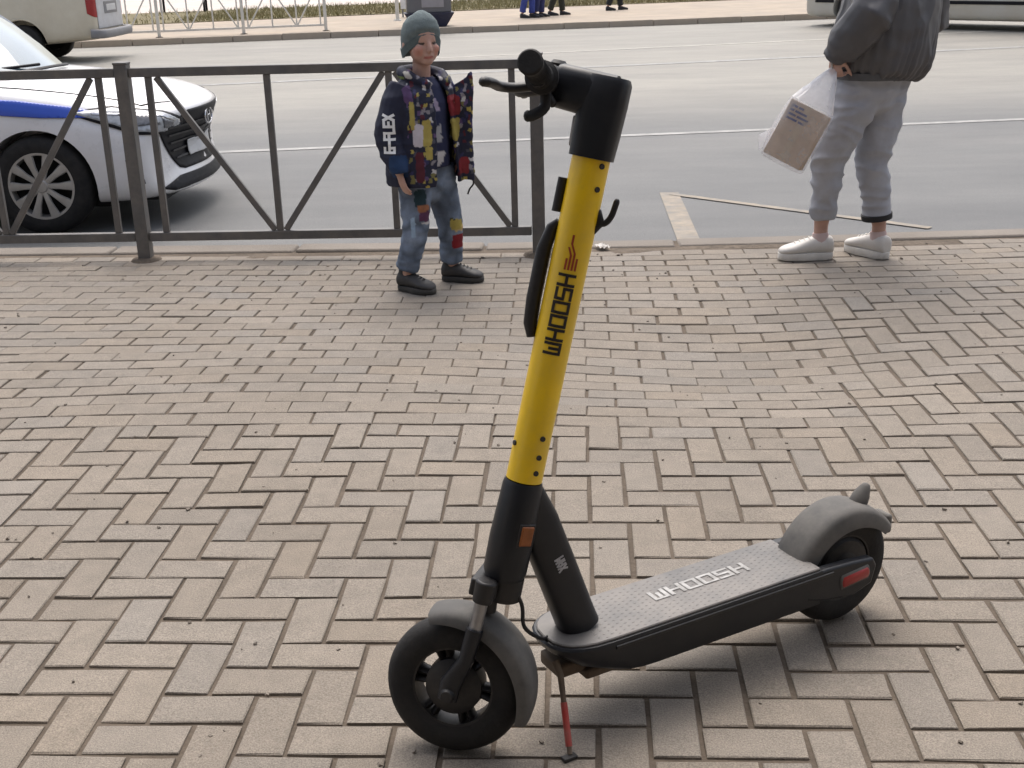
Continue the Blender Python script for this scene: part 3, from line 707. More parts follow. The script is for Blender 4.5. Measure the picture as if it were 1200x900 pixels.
bar.tube([MS @ Vector((BX, y, BZ)) for y in (-0.033, -0.028, 0.028, 0.033)], [0.024, 0.029, 0.029, 0.024], 20)
barr = bar.build('handlebar', M_black, scooter, smooth=45)
for sg in (-1, 1):
    g_ = MB().tube([MS @ Vector((BX, sg * y, BZ + 0.14 * (y - 0.06))) for y in (0.060, 0.064, 0.070, 0.074, 0.082, 0.120, 0.160, 0.178, 0.182)],
                   [(r, r) for r in (0.024, 0.029, 0.029, 0.0215, 0.0195, 0.0185, 0.0195, 0.0215, 0.0185)], 22)
    go = g_.build('grip', M_rubber, barr, smooth=40)
    rib = MB()
    for k in range(9):
        y = sg * (0.090 + k * 0.0095)
        bz = BZ + 0.14 * (abs(y) - 0.06)
        rib.tube([MS @ Vector((BX, y - 0.002, bz)), MS @ Vector((BX, y, bz)), MS @ Vector((BX, y + 0.002, bz))], [0.0185, 0.0203, 0.0185], 22)
    rib.build('grip_ribs', M_rubber, go, smooth=60)
    lv = MB()
    lv.tube(smooth_path([MS @ Vector((BX + 0.012, sg * 0.050, BZ - 0.014)), MS @ Vector((BX + 0.045, sg * 0.058, BZ - 0.024)), MS @ Vector((BX + 0.066, sg * 0.080, BZ - 0.027)),
                         MS @ Vector((BX + 0.070, sg * 0.120, BZ - 0.025)), MS @ Vector((BX + 0.074, sg * 0.152, BZ - 0.026))], 5),
            [(0.0085, 0.011)] * 21, 10, side=zs, rnd=True)
    lv.tube([MS @ Vector((BX + 0.074, sg * 0.152, BZ - 0.026)), MS @ Vector((BX + 0.075, sg * 0.157, BZ - 0.027))], 0.0082, 10, rnd=True)
    lv.tube([MS @ Vector((BX, sg * 0.040, BZ - 0.002)), MS @ Vector((BX, sg * 0.058, BZ - 0.002))], 0.0245, 18)
    lv.build('brake_lever', M_black, barr, smooth=50)
th = MB().tube(smooth_path([MS @ Vector((BX - 0.008, 0.050, BZ - 0.020)), MS @ Vector((BX - 0.012, 0.054, BZ - 0.045)), MS @ Vector((BX + 0.002, 0.062, BZ - 0.062)), MS @ Vector((BX + 0.012, 0.068, BZ - 0.066))], 4), [(0.006, 0.010)] * 13, 10, side=ys, rnd=True)
th.tube([MS @ Vector((BX - 0.010, 0.034, BZ - 0.026)), MS @ Vector((BX - 0.02, 0.036, BZ - 0.036))], 0.008, 10, rnd=True)
th.build('thumb_lever', M_black, barr, smooth=50)
bl = MB().tube([MS @ Vector((BX - 0.002, -0.045, BZ + 0.018)), MS @ Vector((BX - 0.002, -0.045, BZ + 0.034)), MS @ Vector((BX - 0.002, -0.045, BZ + 0.040))], [0.010, 0.016, 0.011], 16)
bl.build('bell', M_black, barr, smooth=45)

# ------------------------------------------------------------------ railings
def railing(name, label, A, B, bays, m, start=0, group=None, kinds=None, low=0.0):
    """welded square-tube railing: posts, rails, upright bars and zigzag braces in bays as long as A-B"""
    A = Vector((A[0], A[1], low)); B = Vector((B[0], B[1], low)); d = (B - A); L = d.length; d.normalize()
    root = thing(name, label, 'railing', tuple(A + d * (start * L)), math.atan2(d.y, d.x), group)
    k = L / 2.034
    def stick(nm, a, b, w, t=None):
        a = Vector((a[0], 0, a[1])); b = Vector((b[0], 0, b[1])); ax = (b - a).normalized(); t = t or w
        sd_ = Vector((0, 1, 0)); up = ax.cross(sd_)
        vs = [p + sd_ * (sy * t / 2) + up * (sz * w / 2) for p in (a, b) for sy, sz in ((-1, -1), (1, -1), (1, 1), (-1, 1))]
        MB().add(vs, [(3, 2, 1, 0), (4, 5, 6, 7)] + [(i, (i + 1) % 4, (i + 1) % 4 + 4, i + 4) for i in range(4)]).build(nm, m, root, smooth=30, bevel=0.003)
    for b in range(bays + 1):
        x = b * L
        stick('post', (x, -0.10), (x, 0.985), 0.064); MB().lathe([(0.0, -0.004), (0.085, -0.004), (0.070, 0.012), (0.040, 0.018), (0.0, 0.018)], 14, Matrix.Translation((x, 0, 0)) @ Matrix.Rotation(math.pi / 2, 4, 'X')).build('footing', M_dirt, root, smooth=60); MB().box((x, 0, 0.99), (0.070, 0.070, 0.012)).build('post_cap', m, root, smooth=30, bevel=0.004)
    for b in range(bays):
        o = b * L; flip = (b + start) % 2 != 0
        X = (lambda q: o + (2.034 - q) * k) if flip else (lambda q: o + q * k)
        for z in (0.945, 0.125):
            stick('rail', (o + 0.036, z), (o + L - 0.036, z), 0.044, 0.040)
        for x in (0.125, 0.715, 1.315, 1.915): stick('bar', (X(x), 0.147), (X(x), 0.923), 0.032, 0.026)
        for (x0, z0), (x1, z1) in (((0.165, 0.921), (0.690, 0.149)), ((0.745, 0.149), (1.290, 0.921)), ((1.345, 0.921), (1.890, 0.149))):
            stick('brace', (X(x0), z0), (X(x1), z1), 0.030, 0.024)
    return root
PO1, PO2 = ground(172, 305), ground(632, 298)
railing('street_railing', 'dark grey metal street railing with zigzag braces on the near kerb', PO1, PO2, 3, M_fence, start=-2)
fa, fb = ground(187, 44, -0.02), ground(286, 40, -0.02)
railing('far_railing', 'white painted railing with zigzag braces across the road', fa, fb, 4, M_fencewhite, start=-2, low=-0.02)

# ------------------------------------------------------------------ vehicles
M_carwhite = mat('white_car_paint', (0.72, 0.72, 0.74), 0.28, var=0.03, vscale=3, coat=0.6, dust=(0.50, 0.46, 0.41), dust_amt=0.4, dscale=2.0, rvar=0.05)
M_blue = mat('police_blue', (0.012, 0.06, 0.42), 0.35, var=0.06, vscale=3, coat=0.3)
M_glass = mat('tinted_glass', (0.09, 0.15, 0.18), 0.04, var=0.05, vscale=2, spec=1.0, coat=1.0, rvar=0.02)
M_gloss = mat('gloss_black', (0.006, 0.006, 0.009), 0.5, var=0.1, vscale=20, spec=0.2)
M_dark = mat('underbody', (0.010, 0.010, 0.010), 0.9, var=0.2)
M_alloy = mat('alloy_wheel', (0.40, 0.39, 0.375), 0.45, metal=0.5, var=0.1, dust=DUST, dust_amt=0.4, dscale=12)
M_chrome = mat('chrome', (0.62, 0.62, 0.64), 0.2, metal=1.0, var=0.05)
M_lens = mat('lamp_lens', (0.30, 0.32, 0.35), 0.12, var=0.35, vscale=26, spec=0.8, coat=0.8)
M_vanpaint = mat('dusty_cream_paint', (0.62, 0.57, 0.46), 0.45, var=0.05, vscale=1.5, dust=(0.46, 0.39, 0.28), dust_amt=0.7, dscale=1.1)
M_grey = mat('grey_plastic', (0.20, 0.20, 0.21), 0.6, var=0.15, dust=DUST, dust_amt=0.3)
M_plate = mat('licence_plate', (0.50, 0.50, 0.50), 0.5, var=0.1)
def loft_body(name, stations, m, parent, bend=0.0, bx=1.4, bl=0.75, rbend=0.0, arches=(), R=0.345, az=0.30, sub=2):
    """half sections (y, z) from the bottom centre to the top centre, mirrored and lofted along x"""
    rs = []
    for x, half in stations:
        ring = [(y, z) for y, z in half] + [(-y, z) for y, z in reversed(half[1:-1])]
        out = []
        for y, z in ring:
            xx = x
            f = min(1, max(0, (x - bx) / bl)); xx -= bend * f * (abs(y) / 0.86) ** 2.2
            f = min(1, max(0, (-x - bx) / bl)); xx += rbend * f * (abs(y) / 0.86) ** 2.2
            out.append((xx, y, z))
        rs.append(out)
    o = MB().rings(rs).build(name, m, parent, smooth=180, sub=sub)
    apply_mods(o)
    if arches:
        cut = MB()
        for ax in arches:
            for sg in (-1, 1):
                cut.rings([[(ax + R * math.cos(a), sg * y, az + R * math.sin(a)) for a in np.linspace(0, 2 * math.pi, 49)[:-1]] for y in (0.50, 1.2)])
        c = cut.build('cutter', m, None, smooth=0)
        for p in (o,):
            md = p.modifiers.new('cut', 'BOOLEAN'); md.object = c; md.operation = 'DIFFERENCE'; md.solver = 'EXACT'
        c.matrix_world = parent_world(parent)
        bpy.context.view_layer.update()
        apply_mods(o); bpy.data.objects.remove(c)
    finish(o.data, m, 32)
    return o
def parent_world(p):
    return Matrix.Translation(p.location) @ Matrix.Rotation(p.rotation_euler.z, 4, 'Z')
def bvh_of(o):
    return BVHTree.FromPolygons([v.co.copy() for v in o.data.vertices], [tuple(p.vertices) for p in o.data.polygons])
def patch(name, bvh, poly, start, direction, m, parent, off=0.006, cuts=7, smooth=60, fine=0.028):
    """a panel following the surface: poly in 2-D, start(a, b) the ray start; keeps only what hits"""
    bm = bmesh.new(); d = Vector(direction).normalized()
    f = bm.faces.new([bm.verts.new((a, b, 0)) for a, b in poly])
    bmesh.ops.triangulate(bm, faces=[f])
    for k in range(cuts):
        long_e = [e for e in bm.edges if e.calc_length() > fine]
        if not long_e: break
        bmesh.ops.subdivide_edges(bm, edges=long_e, cuts=1); bmesh.ops.triangulate(bm, faces=bm.faces[:])
    dead = []
    for v in bm.verts:
        hit = bvh.ray_cast(start(v.co.x, v.co.y), d)
        if hit[0] is None: dead.append(v); continue
        v.co = hit[0] + hit[1] * off if hit[1].dot(d) < 0 else hit[0] - hit[1] * off
    bmesh.ops.delete(bm, geom=dead, context='VERTS')
    bmesh.ops.recalc_face_normals(bm, faces=bm.faces)
    me = bpy.data.meshes.new(name); bm.to_mesh(me); bm.free(); finish(me, m, smooth)
    o = link(name, me, parent); md = o.modifiers.new('t', 'SOLIDIFY'); md.thickness = 0.003; md.offset = 0
    return o
def car_wheel(parent, x, y, sg, r=0.305, rim=0.205, w=0.195, spokes=10, zc=None):
    zc = zc or r
    M = Matrix.Translation((x, y, zc)) @ (Matrix.Rotation(math.pi, 4, 'Z') if sg < 0 else Matrix.Identity(4))
    h = w / 2
    o = MB().lathe([(rim - 0.01, -h * 0.9), (rim + 0.03, -h), (r - 0.02, -h * 0.92), (r - 0.004, -h * 0.7), (r, -h * 0.3), (r, h * 0.3), (r - 0.004, h * 0.7), (r - 0.02, h * 0.92), (rim + 0.03, h), (rim - 0.01, h * 0.9)], 48, M).build('wheel', M_rubber, parent, smooth=45)
    q = MB().lathe([(rim - 0.022, h * 0.4), (rim - 0.014, h * 0.93), (rim, h * 0.93), (rim + 0.002, h * 0.3)], 48, M)
    for k in range(spokes):
        a = 2 * math.pi * k / spokes; R_ = M @ Matrix.Rotation(a, 4, 'Y')
        q.tube([(0.035, h * 0.78, 0), (rim * 0.55, h * 0.86, 0), (rim - 0.010, h * 0.82, 0)], [(0.018, 0.012), (0.020, 0.014), (0.033, 0.012)], 8, side=(0, 0, 1), sq=0.7, M=R_)
    q.build('rim', M_alloy, o, smooth=40)
    MB().lathe([(0, h * 0.98), (0.034, h * 0.96), (0.046, h * 0.86), (0.046, h * 0.5), (0, h * 0.5)], 24, M).build('hub_cap', M_alloy, o, smooth=35)
    MB().lathe([(0, -h * 0.2), (rim - 0.016, -h * 0.2), (rim - 0.016, h * 0.25), (0, h * 0.25)], 32, M).build('brake_disc', M_dark, o, smooth=35)
    return o
M_bowl = mat('lamp_inner', (0.10, 0.105, 0.12), 0.2, var=0.5, vscale=40, coat=0.5)
# -- the police car: front axle beside the railing's shared post
wh = at_y(50, 222, 7.50)
wh.x += 0.04
car = thing('police_car', 'white police saloon with a blue side stripe, its nose behind the dark railing', 'car', (wh.x - 1.30, 7.47 + 0.86, ROAD_Z), RAD(-1.5))
sec = lambda yb, zb, y1, z1, y2, z2, y3, z3, y4, z4, z5: [(0, zb), (yb, zb), (y1, z1), (y2, z2), (y3, z3), (y4, z4), (y4 * 0.5, z5 - (z5 - z4) * 0.22), (0, z5)]
st_ = [(2.175, sec(.50, .22, .70, .25, .76, .42, .72, .58, .56, .655, .675)), (2.165, sec(.58, .19, .80, .23, .835, .42, .80, .615, .62, .695, .715)),
       (2.06, sec(.68, .17, .84, .21, .86, .44, .83, .66, .66, .755, .785)), (1.80, sec(.72, .16, .86, .20, .872, .47, .85, .71, .70, .815, .850)),
       (1.30, sec(.74, .16, .862, .20, .875, .50, .862, .775, .73, .880, .918)), (0.95, sec(.74, .16, .862, .20, .875, .52, .866, .82, .75, .925, .955)),
       (0.55, sec(.74, .16, .862, .20, .872, .54, .866, .85, .78, .935, .95)), (-0.4, sec(.74, .16, .862, .20, .870, .55, .864, .87, .78, .94, .95)),
       (-1.2, sec(.74, .16, .862, .20, .872, .55, .866, .88, .77, .96, .98)), (-1.75, sec(.72, .18, .85, .22, .865, .56, .85, .88, .72, .99, 1.02)),
       (-2.12, sec(.66, .24, .80, .27, .83, .55, .81, .86, .66, .985, 1.01)), (-2.20, sec(.5, .30, .68, .33, .74, .55, .70, .80, .55, .93, .95))]
body = loft_body('body', st_, M_carwhite, car, bend=0.26, rbend=0.15, arches=(1.30, -1.30))
bv = bvh_of(body)
patch('side_stripe', bv, [(-2.0, .76), (1.0, .745), (1.35, .715), (1.80, .700), (1.55, .765), (1.2, .815), (0.8, .845), (-2.0, .865)], lambda a, b: Vector((a, -2, b)), (0, 1, 0), M_blue, car, off=0.008, fine=0.016, cuts=9)
patch('side_stripe', bv, [(-2.0, .76), (1.0, .745), (1.35, .715), (1.80, .700), (1.55, .765), (1.2, .815), (0.8, .845), (-2.0, .865)], lambda a, b: Vector((a, 2, b)), (0, -1, 0), M_blue, car, off=0.005)
for sg in (-1, 1):
    k = 0.7071; dirn = Vector((-k, -sg * k, 0)); lat = Vector((k, -sg * k, 0))
    hl = patch('headlight', bv, [(.50, .735), (.72, .748), (1.00, .700), (1.14, .650), (1.16, .610), (1.00, .590), (.80, .610)], lambda a, b: lat * a - dirn * 3 + Vector((0, 0, b)), dirn, M_lens, car, off=0.011)
    patch('lamp_rim', bv, [(.46, .742), (.72, .760), (1.02, .708), (1.18, .655), (1.20, .600), (1.00, .575), (.78, .596)], lambda a, b: lat * a - dirn * 3 + Vector((0, 0, b)), dirn, M_gloss, hl, off=0.007)
    for poly, mm, nm in (([(.72, .715), (.92, .690), (.96, .640), (.80, .640)], M_bowl, 'lamp_bowl'), ([(.98, .672), (1.08, .645), (1.09, .615), (.99, .615)], M_bowl, 'lamp_bowl'), ([(.60, .728), (.98, .688), (1.10, .652), (1.10, .645), (.97, .679), (.60, .719)], M_chrome, 'light_strip')):
        patch(nm, bv, poly, lambda a, b: lat * a - dirn * 3 + Vector((0, 0, b)), dirn, mm, hl, off=0.015, fine=0.02)
    patch('air_vent', bv, [(.70, .45), (.745, .50), (.80, .30), (.72, .28)], lambda a, b: lat * a - dirn * 3 + Vector((0, 0, b)), dirn, M_gloss, car, off=0.003)
    patch('fender_seam', bv, [(0.86, .25), (0.868, .25), (0.868, .86), (0.86, .86)], lambda a, b: Vector((a, sg * 2, b)), (0, -sg, 0), M_dark, car, off=0.002)
fr = lambda a, b: Vector((4, a, b))
grille = patch('grille', bv, [(-.66, .590), (-.36, .692), (.36, .692), (.66, .590), (.42, .335), (.36, .318), (-.36, .318), (-.42, .335)], fr, (-1, 0, 0), M_gloss, car, off=0.004)
for r_ in range(5):
    z = .39 + r_ * .052; hw = .42 + .15 * min(1, (z - .36) / .22)
    gb = patch('grille_bar', bv, [(-hw, z), (hw, z), (hw, z + .012), (-hw, z + .012)], fr, (-1, 0, 0), M_black, grille, off=0.014)
patch('lower_intake', bv, [(-.70, .245), (-.46, .290), (.46, .290), (.70, .245), (.58, .215), (-.58, .215)], fr, (-1, 0, 0), M_gloss, car, off=0.004)
patch('number_plate', bv, [(-.26, .385), (.26, .385), (.26, .495), (-.26, .495)], fr, (-1, 0, 0), M_plate, car, off=0.022)
em = MB(); EX = bv.ray_cast(fr(0, .615), Vector((-1, 0, 0)))[0].x + 0.016
em.tube([(EX, .088 * math.cos(a), .612 + .050 * math.sin(a)) for a in np.linspace(0, 2 * math.pi, 29)], 0.0065, 8)
for y in (-.032, .032): em.tube([(EX, y + .010, .578), (EX, y - .010, .646)], 0.0075, 8)
em.tube([(EX, .030, .618), (EX, -.030, .612)], 0.006, 8)
em.build('emblem', M_chrome, car, smooth=50)
hs = patch('bonnet_seam', bv, [(0.98, -.72), (1.9, -.62), (2.02, -.42), (2.028, -.42), (1.908, -.63), (0.98, -.73)], lambda a, b: Vector((a, b, 3)), (0, 0, -1), M_dark, car, off=0.001)
hs = patch('bonnet_seam', bv, [(0.98, .72), (1.9, .62), (2.02, .42), (2.028, .42), (1.908, .63), (0.98, .73)], lambda a, b: Vector((a, b, 3)), (0, 0, -1), M_dark, car, off=0.001)
MB().box((1.3, 0, .32), (.74, 1.36, .36)).box((-1.3, 0, .32), (.74, 1.36, .36)).box((0, 0, .22), (4.0, 1.3, .10)).build('underbody', M_dark, car, smooth=0)
for ax in (1.30, -1.30):
    for sg in (-1, 1): car_wheel(car, ax, sg * 0.765, sg)
# cabin: glass house under a white roof
def cabin(parent, base, roof, zb, zr, m_glass, m_body, bulge=0.10):
    (bf, br, bw), (rf, rr, rw) = base, roof
    N = 24; rs = []
    for t in np.linspace(0, 1, 7):
        f = bf + (rf - bf) * t; r_ = br + (rr - br) * t; w = bw + (rw - bw) * t ** 1.3; z = zb + (zr - zb) * math.sin(t * math.pi / 2) ** 0.92
        ring = []
        for k in range(N):
            a = 2 * math.pi * k / N; c, sn = math.cos(a), math.sin(a)
            c = math.copysign(abs(c) ** 0.35, c); sn = math.copysign(abs(sn) ** 0.35, sn)
            x = (f + r_) / 2 + (f - r_) / 2 * c + (bulge * (1 - abs(sn) ** 3) if c > 0 else 0) * (1 - 0.5 * t)
            ring.append((x, w * sn, z))
        rs.append(ring)
    g_ = MB().rings(rs).build('glasshouse', m_glass, parent, smooth=50)
    top = [[(x * 0.99 + 0.01 * (rf + rr) / 2, y * 1.015, z + dz) for x, y, z in rs[-1]] for dz in (-0.03, 0.006)]
    top.append([((x - (rf + rr) / 2) * 0.8 + (rf + rr) / 2, y * 0.8, zr + 0.028) for x, y, z in rs[-1]]); top.append([((x - (rf + rr) / 2) * 0.3 + (rf + rr) / 2, y * 0.3, zr + 0.036) for x, y, z in rs[-1]])
    MB().rings(top).build('roof', m_body, parent, smooth=60)
    for sg in (-1, 1):
        for nm, p0, p1 in (('windscreen_pillar', (bf - 0.02, bw * 0.985), (rf, rw * 0.99)), ('door_pillar', ((bf + br) / 2, bw * 1.0), ((rf + rr) / 2, rw * 1.0)), ('rear_pillar', (br + 0.02, bw * .985), (rr, rw * .99))):
            pts = [(p0[0] + (p1[0] - p0[0]) * t, sg * (p0[1] + (p1[1] - p0[1]) * t ** 1.3), zb + (zr - zb) * math.sin(t * math.pi / 2) ** .92) for t in np.linspace(0, 1, 7)]
            MB().tube(pts, [(0.035, 0.022)] * 7, 8, side=(1, 0, 0)).build(nm, m_body if nm != 'door_pillar' else M_gloss, parent, smooth=60)
    return g_
gh = cabin(car, (0.86, -1.72, 0.775), (0.08, -0.95, 0.585), 0.925, 1.435, M_glass, M_carwhite, bulge=0.26)
wp = MB().tube([(1.10, -0.10, .975), (0.98, -0.45, .978), (0.90, -0.66, .985)], [0.010, 0.008, 0.006], 8); wp.build('wiper', M_gloss, car, smooth=50)
MB().tube(smooth_path([Vector((1.145, 0.25, .945)), Vector((1.13, 0.0, .95)), Vector((1.04, -0.45, .948)), Vector((0.86, -0.76, .945))]), [(0.02, 0.010)] * 19, 8, side=(1, 0, 0)).build('cowl_seal', M_gloss, car, smooth=50)
for sg in (-1, 1):
    mi = MB().tube([(0.62, sg * 0.93, .99), (0.60, sg * 1.02, 1.0)], [(0.075, 0.045), (0.07, 0.04)], 14, side=(0, 0, 1), rnd=True); mi.tube([(0.63, sg * .82, .945), (0.62, sg * .92, .975)], .018, 8); mi.build('wing_mirror', M_carwhite, car, smooth=60)

# -- the cream van across the road, seen from behind its near rear wheel
vw = at_y(27, 50, 21.5)
van = thing('cream_van', 'dusty cream van with a tall red tail lamp standing across the road', 'van', (vw.x - 1.12, 21.5 + 0.86, ROAD_Z), math.pi)
vs_ = lambda yb, zb, w, zt, yt: [(0, zb), (yb, zb), (w - .02, zb + .05), (w, zb + .40), (w - .01, 1.0), (w - .06, 1.25), (yt, zt - .06), (yt * .6, zt), (0, zt + .01)]
vst = [(2.05, vs_(.50, .30, .74, .80, .5)), (1.98, vs_(.62, .27, .82, .95, .6)), (1.5, vs_(.74, .26, .86, 1.10, .66)), (0.95, vs_(.76, .26, .865, 1.20, .70)), (0.2, vs_(.76, .26, .87, 1.80, .68)), (-.2, vs_(.76, .26, .87, 1.85, .68)),
       (-1.3, vs_(.76, .28, .87, 1.85, .68)), (-2.0, vs_(.74, .33, .865, 1.83, .67)), (-2.38, vs_(.70, .36, .845, 1.78, .65)), (-2.44, vs_(.62, .40, .80, 1.70, .60))]

vbody = loft_body('body', vst, M_vanpaint, van, bend=0.2, rbend=0.04, arches=(1.35, -1.12), R=0.39, az=0.33)
vbv = bvh_of(vbody)
for ax in (1.35, -1.12):
    for sg in (-1, 1): car_wheel(van, ax, sg * 0.76, sg, r=0.32, rim=0.20, w=0.19, spokes=7)
for ax in (1.35, -1.12): MB().box((ax, 0, .46), (.78, 1.16, .3)).build('underbody', M_dark, van, smooth=0)
MB().tube(smooth_path([Vector((-2.30, .86, .47)), Vector((-2.47, .80, .46)), Vector((-2.52, .5, .46)), Vector((-2.53, 0, .46)), Vector((-2.52, -.5, .46)), Vector((-2.47, -.80, .46)), Vector((-2.30, -.86, .47))]),
          [(0.075, 0.05)] * 37, 12, side=(0, 0, 1), sq=0.7).build('rear_bumper', M_grey, van, smooth=50)
for sg in (-1, 1):
    patch('tail_lamp', vbv, [(-2.43, .70), (-2.27, .80), (-2.25, 1.25), (-2.43, 1.28)], lambda a, b: Vector((a, sg * 2, b)), (0, -sg, 0), M_redplastic, van, off=0.006)
    patch('side_window', vbv, [(-2.1, 1.15), (-0.3, 1.15), (-0.35, 1.62), (-2.0, 1.60)], lambda a, b: Vector((a, sg * 2, b)), (0, -sg, 0), M_glass, van, off=0.004)
    patch('wheel_arch_lip', vbv, [(-1.12 + q * math.cos(a), .33 + q * math.sin(a)) for q, rng in ((.43, np.linspace(0, math.pi, 13)), (.40, np.linspace(math.pi, 0, 13))) for a in rng], lambda a, b: Vector((a, sg * 2, b)), (0, -sg, 0), M_vanpaint, van, off=0.012)
    patch('door_handle', vbv, [(-1.52, 1.05), (-1.44, 1.05), (-1.44, 1.07), (-1.52, 1.07)], lambda a, b: Vector((a, sg * 2, b)), (0, -sg, 0), M_gloss, van, off=0.010)
rr_ = lambda a, b: Vector((-4, a, b))
rd = patch('tailgate', vbv, [(-.70, .54), (.70, .54), (.70, 1.55), (-.70, 1.55)], rr_, (1, 0, 0), mat('grey_white_paint', (0.50, 0.51, 0.53), 0.4, var=0.08, dust=DUST, dust_amt=0.3), van, off=0.008)
patch('number_plate', vbv, [(-.26, .82), (.26, .82), (.26, .93), (-.26, .93)], rr_, (1, 0, 0), M_plate, rd, off=0.018)
patch('plate_recess', vbv, [(-.36, .78), (.36, .78), (.36, .98), (-.36, .98)], rr_, (1, 0, 0), M_grey, rd, off=0.013)
patch('rear_window', vbv, [(-.60, 1.15), (.60, 1.15), (.56, 1.50), (-.56, 1.50)], rr_, (1, 0, 0), M_glass, rd, off=0.016)

# -- the pale minibus on the far side of the road
b0, b1 = ground(936, 21, ROAD_Z + 0.16), ground(1190, 27, ROAD_Z + 0.16)
bd = (b1 - b0); bd.z = 0; bd.normalize(); bang = math.atan2(bd.y, bd.x)
bus = thing('minibus', 'pale grey minibus with a dark side moulding parked across the road', 'minibus', (b0.x, b0.y, ROAD_Z), bang)
M_buspaint = mat('pale_bus_paint', (0.52, 0.50, 0.45), 0.45, var=0.05, vscale=1.2, dust=(0.45, 0.37, 0.25), dust_amt=0.6, dscale=0.9)
bsec = lambda z0, w0, w1, zt: [(0, z0), (w0 - .08, z0), (w0, z0 + .06), (w0 + .02, z0 + .5), (w0, 1.35), (w1, zt - .15), (w1 - .2, zt), (0, zt + .02)]
bstn = [(x - 3.0, bsec(*q)) for x, q in ((0.02, (.20, .80, .6, 1.0)), (.08, (.17, .90, .7, 1.1)), (.5, (.16, .95, .8, 1.5)), (1.0, (.16, .98, .86, 2.3)), (1.6, (.16, 1.0, .88, 2.5)), (3.5, (.16, 1.0, .88, 2.55)), (6.8, (.16, 1.0, .88, 2.5)), (7.15, (.18, .94, .8, 2.4)), (7.22, (.26, .8, .7, 2.2)))]
bb = loft_body('body', bstn, M_buspaint, bus, bx=9, arches=(-1.80, 2.7), R=0.40, az=0.33)
for v in bb.data.vertices: v.co.x += 3.0; v.co.y += 1.0
bbv = bvh_of(bb)
for ax in (1.20, 5.7):
    for y, sg in ((0.16, -1), (1.84, 1)): car_wheel(bus, ax, y, sg, r=0.34, rim=0.2, w=0.2, spokes=8)
    MB().box((ax, 1.0, .42), (.84, 1.1, .4)).build('wheel_well', M_dark, bus, smooth=0)
patch('side_moulding', bbv, [(0.35, .47), (6.9, .47), (6.9, .53), (0.35, .53)], lambda a, b: Vector((a, -3, b)), (0, 1, 0), M_gloss, bus, off=0.012)
for k in range(4): patch('side_window', bbv, [(1.5 + k * 1.05, 1.38), (2.45 + k * 1.05, 1.38), (2.45 + k * 1.05, 2.05), (1.5 + k * 1.05, 2.05)], lambda a, b: Vector((a, -3, b)), (0, 1, 0), M_glass, bus, off=0.006)
patch('windscreen', bbv, [(.25, 1.25), (1.75, 1.25), (1.65, 2.05), (.35, 2.05)], lambda a, b: Vector((-3, a, b)), (1, 0, 0), M_glass, bus, off=0.008)
patch('bumper', bbv, [(.25, .30), (1.75, .30), (1.75, .52), (.25, .52)], lambda a, b: Vector((-3, a, b)), (1, 0, 0), M_grey, bus, off=0.01)
for y in (0.45, 1.55): patch('headlight', bbv, [(y - .14, .70), (y + .14, .70), (y + .14, .88), (y - .14, .88)], lambda a, b: Vector((-3, a, b)), (1, 0, 0), M_lens, bus, off=0.008)

# ------------------------------------------------------------------ street furniture far away
bp_ = ground(503, 31, -0.02)
binn = thing('waste_container', 'grey cabinet-shaped waste container with a navy tapered base across the road', 'container', (bp_.x, bp_.y, -0.02), RAD(6))
M_navy = mat('navy_plastic', (0.02, 0.025, 0.06), 0.5, var=0.15, dust=DUST, dust_amt=0.15)
M_cab = mat('grey_sheet_metal', (0.14, 0.135, 0.14), 0.5, var=0.15, vscale=2)
MB().rings([[(-.36, -.28, 0), (.36, -.28, 0), (.36, .28, 0), (-.36, .28, 0)], [(-.52, -.38, .26), (.52, -.38, .26), (.52, .38, .26), (-.52, .38, .26)], [(-.54, -.40, .30), (.54, -.40, .30), (.54, .40, .30), (-.54, .40, .30)]]).build('base', M_navy, binn, smooth=30, bevel=0.01)
MB().box((0, 0, .85), (.96, .66, 1.10)).build('cabinet', M_cab, binn, smooth=30, bevel=0.02)
MB().box((.08, -.335, .78), (.48, .02, .74)).build('front_panel', mat('pale_panel', (0.30, 0.28, 0.29), 0.5, var=0.1), binn, smooth=30, bevel=0.005)
MB().box((0, 0, 1.42), (1.02, .74, .06)).build('lid', M_navy, binn, smooth=30, bevel=0.02)
wp_ = ground(466, 24, -0.02)
post = thing('sign_post', 'thin white round post beside the grey waste container', 'post', (wp_.x, wp_.y, -0.02))
MB().tube([(0, 0, 0), (0, 0, 2.6)], 0.045, 14).build('pole', M_fencewhite, post, smooth=60)
MB().tube([(0, 0, 0), (0, 0, 0.03)], [0.10, 0.09], 14).build('base_flange', M_fencewhite, post, smooth=40)
sb_ = ground(478, 20, -0.02)
brd = thing('notice_board', 'white upright notice board behind the white post', 'board', (sb_.x, sb_.y, -0.02), RAD(8))
MB().box((0, 0, .95), (.34, .05, 1.5)).build('panel', mat('white_panel', (.66, .66, .66), .5), brd, smooth=30, bevel=.008)
for x in (-.12, .12): MB().box((x, .035, .45), (.04, .02, .9)).build('leg', M_grey, brd, smooth=0)
pb_ = ground(216, 14, 0.0)
bench = thing('park_bench', 'white slatted bench with dark legs beyond the dry lawn', 'bench', (pb_.x, pb_.y, 0), RAD(4))
for k in range(4): MB().box((0, -.20 + k * .13, .44), (1.6, .10, .03)).build('seat_slat', M_fencewhite, bench, smooth=0, bevel=.005)
for k in range(3): MB().box((0, .30 + k * .02, .56 + k * .13), (1.6, .03, .10)).build('back_slat', M_fencewhite, bench, smooth=0, bevel=.005)
for x in (-.65, .65): MB().box((x, -.18, .21), (.06, .06, .43)).box((x, .26, .43), (.06, .06, .86)).box((x, .04, .40), (.06, .5, .05)).build('leg', M_gloss, bench, smooth=0)

